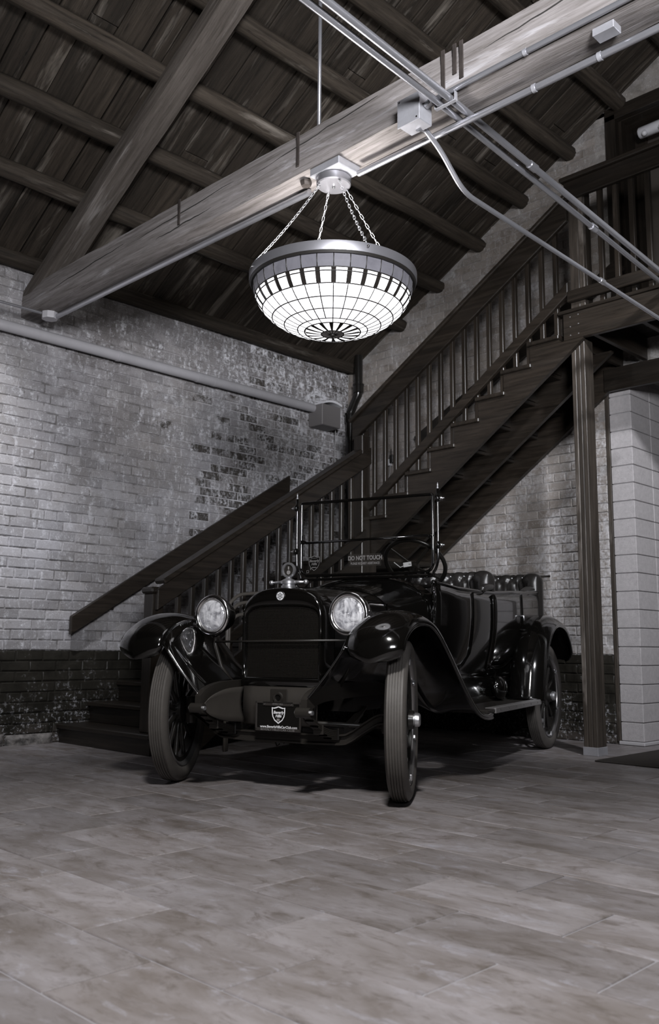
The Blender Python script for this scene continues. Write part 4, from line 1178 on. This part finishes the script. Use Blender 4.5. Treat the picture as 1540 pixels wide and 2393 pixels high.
# ---- hood and cowl
def hood_sec(x):
    # half width, bottom, shoulder, top
    return interp([(-1.06,.505,.56,1.02,1.235),(-.98,.485,.56,1.01,1.215),(-.85,.425,.57,.98,1.165),(-.74,.375,.58,.955,1.140),(-.66,.345,.585,.945,1.132),(-.40,.305,.59,.94,1.122),(-.10,.264,.60,.93,1.108)], x)
def hood_grid(x0, x1, n, grow=0):
    rows = []
    for k in range(n+1):
        x = x0+(x1-x0)*k/n; hw, zb_, zs, zt = hood_sec(x); rows.append([(x, a, b) for a, b in arch(hw+grow, zb_, zs, zt+grow, e=2.35)])
    return rows
hood = MB().grid(hood_grid(-.10, -.66, 8)).build('hood', M_paint, car, smooth=True)
MB().tube([(-.10, 0, 1.110), (-.40, 0, 1.124), (-.655, 0, 1.135)], .005, 8).build('hood_hinge', M_paint, hood, smooth=True)
for s in (-1, 1):
    for xx in (-.22, -.52):
        hw, zb_, zs, zt = hood_sec(xx); MB().box((xx-.02, s*hw-.012, zb_+.04), (xx+.02, s*hw+.012, zb_+.10), .005).build('hood_latch', M_satin, hood)
MB().grid(hood_grid(-.655, -.675, 1, .006)).build('hood_band', M_paint, car, smooth=True)
cowl = MB().grid(hood_grid(-.67, -1.06, 10)).build('cowl', M_paint, car, smooth=True)
# dash board closing the cowl
hw, zb_, zs, zt = hood_sec(-1.05); MB().prism([(-1.05, a, b) for a, b in arch(hw-.006, zb_, zs, zt-.006, e=2.35)], (-.015, 0, 0)).build('dashboard', M_satin, car)

# ---- body tub
def plan():
    P = [(-1.0,.500),(-1.25,.545),(-1.6,.575),(-2.0,.605),(-2.4,.632),(-2.8,.650),(-3.05,.650),(-3.17,.61),(-3.225,.50),(-3.245,.25)]
    L = smooth_path([(x, y, 0) for x, y in P]+[(-3.25, 0, 0)], 5)
    return L+[Vector((p.x, -p.y, 0)) for p in L[:-1]][::-1]
PLAN = plan()
def body_pt(p, v):
    # v 0 bottom .. 1 top ; inset profile
    x, y = p.x, p.y
    ztop = interp([(-3.3,1.235),(-2.9,1.225),(-2.4,1.195),(-1.9,1.165),(-1.3,1.160),(-1.0,1.185)], x)[0]
    zbot = .545
    z = zbot+(ztop-zbot)*v
    ins = .085*(1-v)**2.2 - .012*math.sin(PI*v)
    r = Vector((x+2.1, y, 0)); n = Vector((0 if x > -2.95 else (x+2.95)*2.2, y, 0)).normalized()
    q = Vector((x, y, 0))-n*ins; return Vector((q.x, q.y, z))
NV = 10
rows = [[body_pt(p, k/NV) for k in range(NV+1)] for p in PLAN]
body = solid(MB().grid(rows).build('body_tub', M_paint, car, smooth=True), .022, -1 if False else 1)
body.modifiers['solid'].offset = 0
MB().tube([body_pt(p, 1.0)+Vector((0,0,.004)) for p in PLAN], .015, 10).build('body_edge_roll', M_paint, body, smooth=True)
mb = MB(); mb.box((-3.1,-.50,.53),(-1.0,.50,.56)); mb.build('floor_pan', M_under, car)
# doors: thin proud panels that follow the body side
def side_y(x, v, s):
    L = [p for p in PLAN if p.y > 0]; L = sorted([(p.x, p.y) for p in L])
    y = interp(L, x)[0]; q = body_pt(Vector((x, y, 0)), v); return Vector((q.x, s*q.y, q.z))
for s in (-1, 1):
    for (x0, x1, nm) in ((-.99,-1.53,'front'),(-1.88,-2.50,'rear')):
        rows = []
        for k in range(9):
            x = x0+(x1-x0)*k/8; t = k/8
            vb = .10+.22*max(0, (t-.62)/.38)**2 if nm == 'front' else .14+.26*max(0, (t-.45)/.55)**1.6
            rows.append([side_y(x, vb+(.985-vb)*j/8, s)+Vector((0, s*.017, 0)) for j in range(9)])
        dgrid = MB().grid(rows); d = solid(dgrid.build('door', M_paint, car, smooth=True), .010, 0)
        edge = [rows[0][j] for j in range(8,-1,-1)]+[rows[k][0] for k in range(1, 9)]+[rows[8][j] for j in range(1, 9)]
        MB().tube([p+Vector((0, s*.003, 0)) for p in edge], .0035, 6).build('door_edge', M_paint, d, smooth=True)
        if nm == 'rear':
            hp = rows[7][5]; MB().tube([hp+Vector((0, s*.004, 0)), hp+Vector((0, s*.035, 0)), hp+Vector((0, s*.038, -.035))], .007, 8).build('door_handle', M_nickel_dull, d, smooth=True)

# ---- seats: rolled, buttoned leather
def seat_back(name, xc, hw, z0, z1, wrap, seed, parent, nb=11):
    """rolled, deep buttoned seat back: a bolster profile swept along a plan curve that wraps forward at the ends"""
    nu = 150; R = .078; zc = z1-R
    prof = []                                   # (forward offset, z, tuft weight)
    for k in range(9): prof.append((R*.80, z0+(zc-.02-z0)*k/9, 1.0))
    for k in range(15):
        a = -.15+(PI+.15)*k/14; prof.append((R*math.cos(a)*(.9 if a < PI/2 else 1), zc+R*math.sin(a), 1.0 if a < 1.2 else max(0, 1-(a-1.2)/1.0)))
    prof += [(-R, zc-.1, 0), (-R, z0, 0)]
    def base(u):
        a = abs(u); x = xc+wrap*max(0, (a-.70)/.30)**2.0
        dx = 0 if a < .70 else wrap*2.0*((a-.70)/.30)/.30/hw*math.copysign(1, u)
        n = Vector((1, -dx, 0)).normalized(); return Vector((x, hw*u, 0)), n
    zr = zc+.045; dz = .092
    rows = []
    for i in range(nu+1):
        u = -1+2*i/nu; p, n = base(u)
        end = min(1.0, (1-abs(u))*hw/.045); es = math.sqrt(max(0.0, 1-(1-end)**2)); es = .15+.85*es
        row = []
        for f, z, w in prof:
            uu = (u+1)/2*nb; vv = (z-zr)/dz
            d1 = abs(math.sin(PI*(uu+vv*.5))); d2 = abs(math.sin(PI*(uu-vv*.5)))
            puff = .024*((d1*d2)**.40-.55)*w
            fold = .004*noise.noise((u*22+seed, z*9, 0))*w
            ff = f*es+(puff+fold)*es; zz = z if z < zc else zc+(z-zc)*(.55+.45*es)
            zz += puff*.6*es if z > zc else 0
            q = p+n*ff; row.append((q.x, q.y, zz))
        rows.append(row)
    mb = MB().grid(rows); m = len(prof); mb.f.append(tuple(range(m))); mb.f.append(tuple(nu*m+k for k in range(m))[::-1])
    o = mb.build(name, M_leather, parent, smooth=True)
    for r_, zz in ((0, zr), (1, zr-dz)):
        for k in range(nb+1):
            uu = -1+2*(k+(.5 if r_ else 0))/nb
            if abs(uu) > .93: continue
            p, n = base(uu); f = R*.80 if zz < zc else math.sqrt(max(0, R*R-(zz-zc)**2))*.9
            q = p+n*(f-.010); MB().sphere((q.x, q.y, zz), .0075, 8).build('button', M_nickel_dull, o, smooth=True)
    return o
seat_back('front_seat_back', -2.04, .575, .84, 1.335, .14, 1, car)
seat_back('rear_seat_back', -3.12, .655, .86, 1.395, .16, 5, car)
MB().obox((-1.75, 0, .80), (1,0,0), (0,1,0), (0,0,1), .50, 1.08, .16, .05).build('front_seat_cushion', M_leather, car)
MB().obox((-2.78, 0, .82), (1,0,0), (0,1,0), (0,0,1), .50, 1.14, .16, .05).build('rear_seat_cushion', M_leather, car)
MB().box((-2.13,-.56,.56),(-2.10,.56,1.26),.01).build('seat_bulkhead', M_paint, car)
# leather side wings on the body edge
for s in (-1, 1):
    MB().tube(smooth_path([(-2.62, s*.615, 1.20), (-2.78, s*.622, 1.245), (-2.92, s*.62, 1.25), (-3.06, s*.60, 1.262)], 5), .026, 10).build('arm_roll', M_leather, car, smooth=True)
    MB().tube(smooth_path([(-1.72, s*.585, 1.180), (-1.82, s*.590, 1.205), (-1.95, s*.585, 1.215)], 5), .028, 10).build('arm_roll', M_leather, car, smooth=True)
    MB().tube([(-3.14, s*.55, 1.375), (-3.16, s*.72, 1.378)], .009, 8).build('hood_peg', M_satin, car)

# ---- fenders
FP = [(.415,.700),(.418,.735),(.412,.785),(.388,.842),(.335,.893),(.245,.938),(.12,.963),(-.04,.952),(-.19,.885),(-.34,.775),(-.50,.645),(-.68,.512),(-.82,.432),(-.95,.402),(-1.05,.398)]
RP = [(-2.20,.415),(-2.24,.54),(-2.30,.70),(-2.42,.87),(-2.58,.985),(-2.76,1.035),(-2.95,1.028),(-3.12,.975),(-3.24,.885),(-3.31,.78),(-3.33,.69)]
def fender(path, s, front):
    C = smooth_path([(x, 0, z) for x, z in path], 5); n = len(C); rows = []; inner = []
    for i, p in enumerate(C):
        t = C[min(i+1, n-1)]-C[max(i-1, 0)]; t.normalize(); nr = Vector((-t.z, 0, t.x)); 
        if nr.z < 0 and abs(t.x) > .3: nr = -nr
        nr = Vector((t.z, 0, -t.x)) if Vector((t.z, 0, -t.x)).dot(p-Vector((C[n//2].x, 0, .3))) > 0 else Vector((-t.z, 0, t.x))
        f = i/(n-1)
        w_in = .560; w_out = .868
        if front:
            k = min(1, i/12.0); e = math.sqrt(max(0, 1-(1-k)**2)); e = .16+.84*e
            mid = .715; w_in = mid-(mid-.560)*e; w_out = mid+(w_out-mid)*e; crown = .052*min(1, max(.3, 1-(f-.6)*1.6 if f > .6 else 1))
        else:
            k = min(1, (n-1-i)/6.0); e = .6+.4*math.sqrt(max(0, 1-(1-k)**2)); mid = .72; w_out = mid+(w_out-mid)*e; w_in = .60; crown = .066
        row = []; m = 12
        for q in range(m+1):
            u = q/m; y = w_in+(w_out-w_in)*u; h = crown*(1-abs(2*u-1)**2.4)-crown
            if q == 0 and front: h -= .0
            row.append(p+nr*h+Vector((0, s*y, 0)))
        # rolled outer lip
        row.append(p+nr*(-crown-.022)+Vector((0, s*(w_out-.002), 0)))
        row.append(p+nr*(-crown-.018)+Vector((0, s*(w_out-.018), 0)))
        rows.append(row)
    o = MB().grid(rows).build('front_fender' if front else 'rear_fender', M_paint, car, smooth=True); solid(o, .006, 0)
    # beaded edge
    MB().tube([r[-2] for r in rows], .006, 6).build('fender_bead', M_paint, o, smooth=True)
    return o, rows
for s in (-1, 1):
    o, rows = fender(FP, s, True)
    # inner apron from fender to frame
    ins = [r[0] for r in rows]; n = len(ins); g = []
    a0, a1 = 11, n-8
    for i in range(a0, a1):
        t = (i-a0)/(a1-1-a0); fx = .335-1.05*t; fz = interp([(0,.492),(.15,.545),(.4,.57),(1,.57)], t)[0]; fy = s*(.312+.05*t)
        p, q = ins[i], Vector((fx, fy, fz)); g.append([p+(q-p)*(k/8)+Vector((0, 0, -.028*math.sin(PI*k/8)*(1 if t > .1 else .4))) for k in range(9)])
    ap = solid(MB().grid(g).build('fender_apron', M_paint, car, smooth=True), .005, 0)
    MB().tube(g[0], .006, 6).build('apron_edge', M_paint, ap, smooth=True)
    fender(RP, s, False)
    # rear inner skirt between fender and body
    # running board
    rb = MB().box((-2.27, s*.54 if s > 0 else -.845, .382), (-1.02, .845 if s > 0 else -.54, .404), .004).build('running_board', M_linoleum, car)
    yy = (.835, .852) if s > 0 else (-.852, -.835)
    MB().box((-2.25, yy[0], .376), (-1.16, yy[1], .411), .003).build('edge_trim', M_alu, rb)
    for k in range(6): MB().lathe([(0,.003),(.005,.002),(.006,0)], 6, (-1.25-k*.18, s*.852, .394), (0,s,0)).build('trim_screw', M_nickel, rb)
    y2 = (.78, .84) if s > 0 else (-.84, -.78)
    MB().box((-2.25, y2[0], .4035), (-1.16, y2[1], .4085), .002).build('edge_trim', M_alu, rb)
    # valance between body and running board
    rows = []
    for k in range(13):
        x = -.95-1.40*k/12; rows.append([(x, s*.505, .60), (x, s*.535, .57), (x, s*.560, .52), (x, s*.572, .46), (x, s*.578, .40)])
    solid(MB().grid(rows).build('valance', M_paint, car, smooth=True), .005, 0)
    mb = MB().sphere((-2.02, s*.615, .50), .095, 24, (1.15,.55,.88)); mb.build('battery_cover', M_paint, car, smooth=True)

# ---- headlights and tie bar
for s in (-1, 1):
    HX, HY, HZ = .070, s*.437, .950
    bucket = MB().lathe([(.0,-.165),(.03,-.160),(.060,-.140),(.085,-.105),(.100,-.06),(.107,-.015),(.108,.005)], 36, (HX, HY, HZ), (1,0,0)).build('headlight', M_paint, car, smooth=True)
    MB().lathe([(.092,.012),(.100,.022),(.110,.022),(.118,.012),(.119,-.004),(.114,-.016),(.106,-.014)], 48, (HX, HY, HZ), (1,0,0), closed=False).build('headlight_rim', M_nickel, bucket, smooth=True)
    MB().lathe([(.086,.014),(.094,.016),(.094,.010),(.086,.008)], 48, (HX, HY, HZ), (1,0,0), closed=True).build('lens_gasket', M_alu, bucket, smooth=True)
    MB().lathe([(.012,-.105),(.04,-.092),(.066,-.064),(.084,-.030),(.094,.006)], 36, (HX, HY, HZ), (1,0,0)).build('reflector', M_reflector, bucket, smooth=True)
    MB().sphere((HX-.055, HY, HZ), .016, 12).build('bulb', M_white, bucket, smooth=True)
    solid(MB().lathe([(0,.024),(.035,.0225),(.065,.018),(.094,.010)], 36, (HX, HY, HZ), (1,0,0)).build('lens', M_lens, bucket, smooth=True), .003, 0)
    MB().box((HX-.012, HY+s*.110, HZ-.018), (HX+.010, HY+s*.128, HZ+.018), .004).build('rim_latch', M_nickel, bucket)
    # fork and post
    MB().tube([(HX-.03, HY, HZ-.105), (HX-.03, HY, HZ-.17), (HX-.05, HY-s*.03, .66), (HX-.08, s*.345, .57)], .012, 10).build('headlight_post', M_satin, bucket, smooth=True)
MB().tube([(.05,-.43,.800), (.05,.43,.812)], .0065, 10).build('tie_bar', M_satin, car, smooth=True)

# ---- windscreen
WX = -1.045
def rrect(y0, y1, z0, z1, r, top_r):
    pts = []
    for (cy_, cz_, a0, rr_) in ((y1-r, z0+r, -90, r), (y1-top_r, z1-top_r, 0, top_r), (y0+top_r, z1-top_r, 90, top_r), (y0+r, z0+r, 180, r)):
        for k in range(7):
            a = math.radians(a0+15*k); pts.append((cy_+rr_*math.cos(a), cz_+rr_*math.sin(a)))
    return pts
ws_low = MB().tube([(WX, a, b) for a, b in rrect(-.487,.487,1.258,1.765,.06,.012)], .0105, 10, closed=True)
ws = ws_low.build('windscreen', M_paint, car, smooth=True)
outp = [(WX, .522, 1.80), (WX, .522, 1.40), (WX, .515, 1.31), (WX, .49, 1.258), (WX, .44, 1.232), (WX, 0, 1.236), (WX, -.44, 1.232), (WX, -.49, 1.258), (WX, -.515, 1.31), (WX, -.522, 1.40), (WX, -.522, 1.80)]
MB().tube(smooth_path(outp, 4), .0095, 10).build('windscreen_stanchion', M_paint, ws, smooth=True)
MB().tube([(WX, -.452, 1.487), (WX, .452, 1.497)], .009, 10).build('centre_bar', M_paint, ws, smooth=True)
for s in (-1, 1):
    MB().lathe([(.009,0),(.012,.012),(.018,.026),(.010,.04)], 12, (WX, s*.452, 1.492), (0,s,0)).build('bar_end', M_paint, ws, smooth=True)
    for zz in (1.735, 1.43):
        k = MB().lathe([(.010,-.01),(.022,-.006),(.026,.004),(.020,.014),(.012,.02)], 16, (WX, s*.522, zz), (0,s,0)).build('stanchion_knob', M_paint, ws, smooth=True)
        MB().lathe([(.014,.016),(.017,.020),(.013,.030),(.006,.036),(.006,.046),(0,.048)], 14, (WX, s*.522, zz), (0,s,0)).build('wing_nut', M_nickel, ws, smooth=True)
    MB().lathe([(.008,0),(.009,.01),(.005,.018),(.006,.03),(.003,.045),(0,.048)], 10, (WX, s*.522, 1.795), (0,0,1)).build('stanchion_finial', M_nickel_dull, ws, smooth=True)
MB().prism([(WX-.002, a, b) for a, b in rrect(-.480,.480,1.502,1.758,.004,.008)], (.004, 0, 0)).build('upper_pane', M_glass, ws)
MB().prism([(WX-.002, a, b) for a, b in rrect(-.480,.480,1.265,1.484,.054,.006)], (.004, 0, 0)).build('lower_pane', M_glass, ws)
# stickers on the lower pane
def film_mat():
    t = NT('smoked_film'); d = t.n('BsdfDiffuse', {'Color': (.05,.045,.04,1)}); tr = t.n('BsdfTransparent', {'Color': (.9,.9,.9,1)})
    mx = t.n('MixShader', {0: .35}); t.t.links.new(tr.outputs[0], mx.inputs[1]); t.t.links.new(d.outputs[0], mx.inputs[2])
    t.t.links.new(mx.outputs[0], t.out.inputs[0]); return t.m
M_clear = film_mat()
sx = WX+.0025
st = MB().box((sx, -.115, 1.312), (sx+.0008, .122, 1.395)); 
sg = st.build('notice_sticker', M_clear, ws)
text_mesh('lettering', 'DO NOT TOUCH', .040, M_inkgrey, sg, (sx+.0012, .004, 1.366), XD, YD, .0003, sx=.80, bold=.0012)
text_mesh('lettering', 'PLEASE REQUEST ASSISTANCE', .0215, M_inkgrey, sg, (sx+.0012, .004, 1.330), XD, YD, .0003, sx=.74, bold=.0004)
M_film = plain('dark_sticker', (.006,.0055,.005), .9, 0, .05)
sh = MB().prism([(sx, -.382+a, 1.345+b) for a, b in shield_pts(.088, .105)], (.0008, 0, 0)).build('shield_sticker', M_film, ws)
flat_poly('shield_outline', shield_pts(.086,.102), sx+.0008, -.382, 1.345, .0004, M_inkgrey, sh, shield_pts(.080,.094))
text_mesh('lettering', 'Automobiles from', .0085, M_inkgrey, sh, (sx+.0012, -.382, 1.379), XD, YD, .0002, sx=.85)
text_mesh('lettering', 'Beverly', .024, M_inkgrey, sh, (sx+.0012, -.382, 1.360), XD, YD, .0002, shear=.25, bold=.0004)
text_mesh('lettering', 'Hills', .024, M_inkgrey, sh, (sx+.0012, -.382, 1.338), XD, YD, .0002, shear=.25, bold=.0004)
MB().box((sx+.0009, -.400, 1.313), (sx+.0012, -.364, 1.318)).build('shield_mark', M_inkgrey, sh)
fp = flat_poly('small_square_mark', [(-.009,-.009),(.009,-.009),(.009,.009),(-.009,.009)], sx, -.432, 1.288, .0006, M_inkgrey, ws, [(-.007,-.007),(.007,-.007),(.007,.007),(-.007,.007)])
# steering wheel, column, levers
SC = Vector((-1.27, .272, 1.338)); SN = Vector((-.70, 0, .714)); sx_ = Vector((0,1,0)); sy_ = SN.cross(sx_).normalized()
ring = [SC+sx_*(.208*math.cos(2*PI*k/56))+sy_*(.208*math.sin(2*PI*k/56)) for k in range(56)]
swl = MB().tube(ring, .0145, 10, closed=True).build('steering_wheel', M_spoke, car, smooth=True)
for k in range(4):
    a = PI/4+k*PI/2; d = sx_*math.cos(a)+sy_*math.sin(a); MB().bar(SC-SN*.025+d*.02, SC+d*.204, .022, .008, SN, .002).build('wheel_spoke', M_satin, swl)
MB().lathe([(0,-.05),(.034,-.05),(.036,-.02),(.022,.0),(0,.004)], 18, SC, SN).build('wheel_boss', M_satin, swl, auto=40)
MB().tube([SC-SN*.04, SC-SN*.75], .018, 12).build('steering_column', M_under, car)
# paper key tag hanging by the wheel
kt = MB().obox((-1.10, .285, 1.318), (1,0,0), Vector((0,1,.12)).normalized(), Vector((0,-.12,1)).normalized(), .001, .058, .030, 0).build('key_tag', M_ink, car)
for yy in (.296, .302, .307): MB().box((-1.0993, yy-.0015, 1.316), (-1.0988, yy+.0015, 1.322)).build('tag_print', M_blackplate, kt)
MB().tube([(-1.10, .262, 1.310), (-1.10, .235, 1.300), (-1.10, .19, 1.335)], .003, 6).build('key_string', M_ink, kt)

# ================================================================== BENT TUBES BEHIND THE CAR
rack = thing('tube_rack', 'nested grey bent tube arches standing behind the car beside its right headlight', 'rack', (4.78, 5.44, 0))
M_rack = plain('grey_tube_paint', (.12,.108,.095), .4)
for k, (w, h) in enumerate(((.78, 1.185), (.70, 1.12), (.68, 1.03))):
    b = Vector((4.78, 5.41+.03*k, 0)); d = Vector((1, 0, 0))
    P_ = [b-d*w/2, b-d*w/2+Vector((0,0,h*.80)), b-d*w*.42+Vector((0,0,h*.96)), b-d*w*.18+Vector((0,0,h)), b+d*w*.18+Vector((0,0,h)), b+d*w*.42+Vector((0,0,h*.96)), b+d*w/2+Vector((0,0,h*.80)), b+d*w/2]
    MB().tube(smooth_path(P_, 5), .014, 10).build('tube', M_rack, rack, smooth=True)
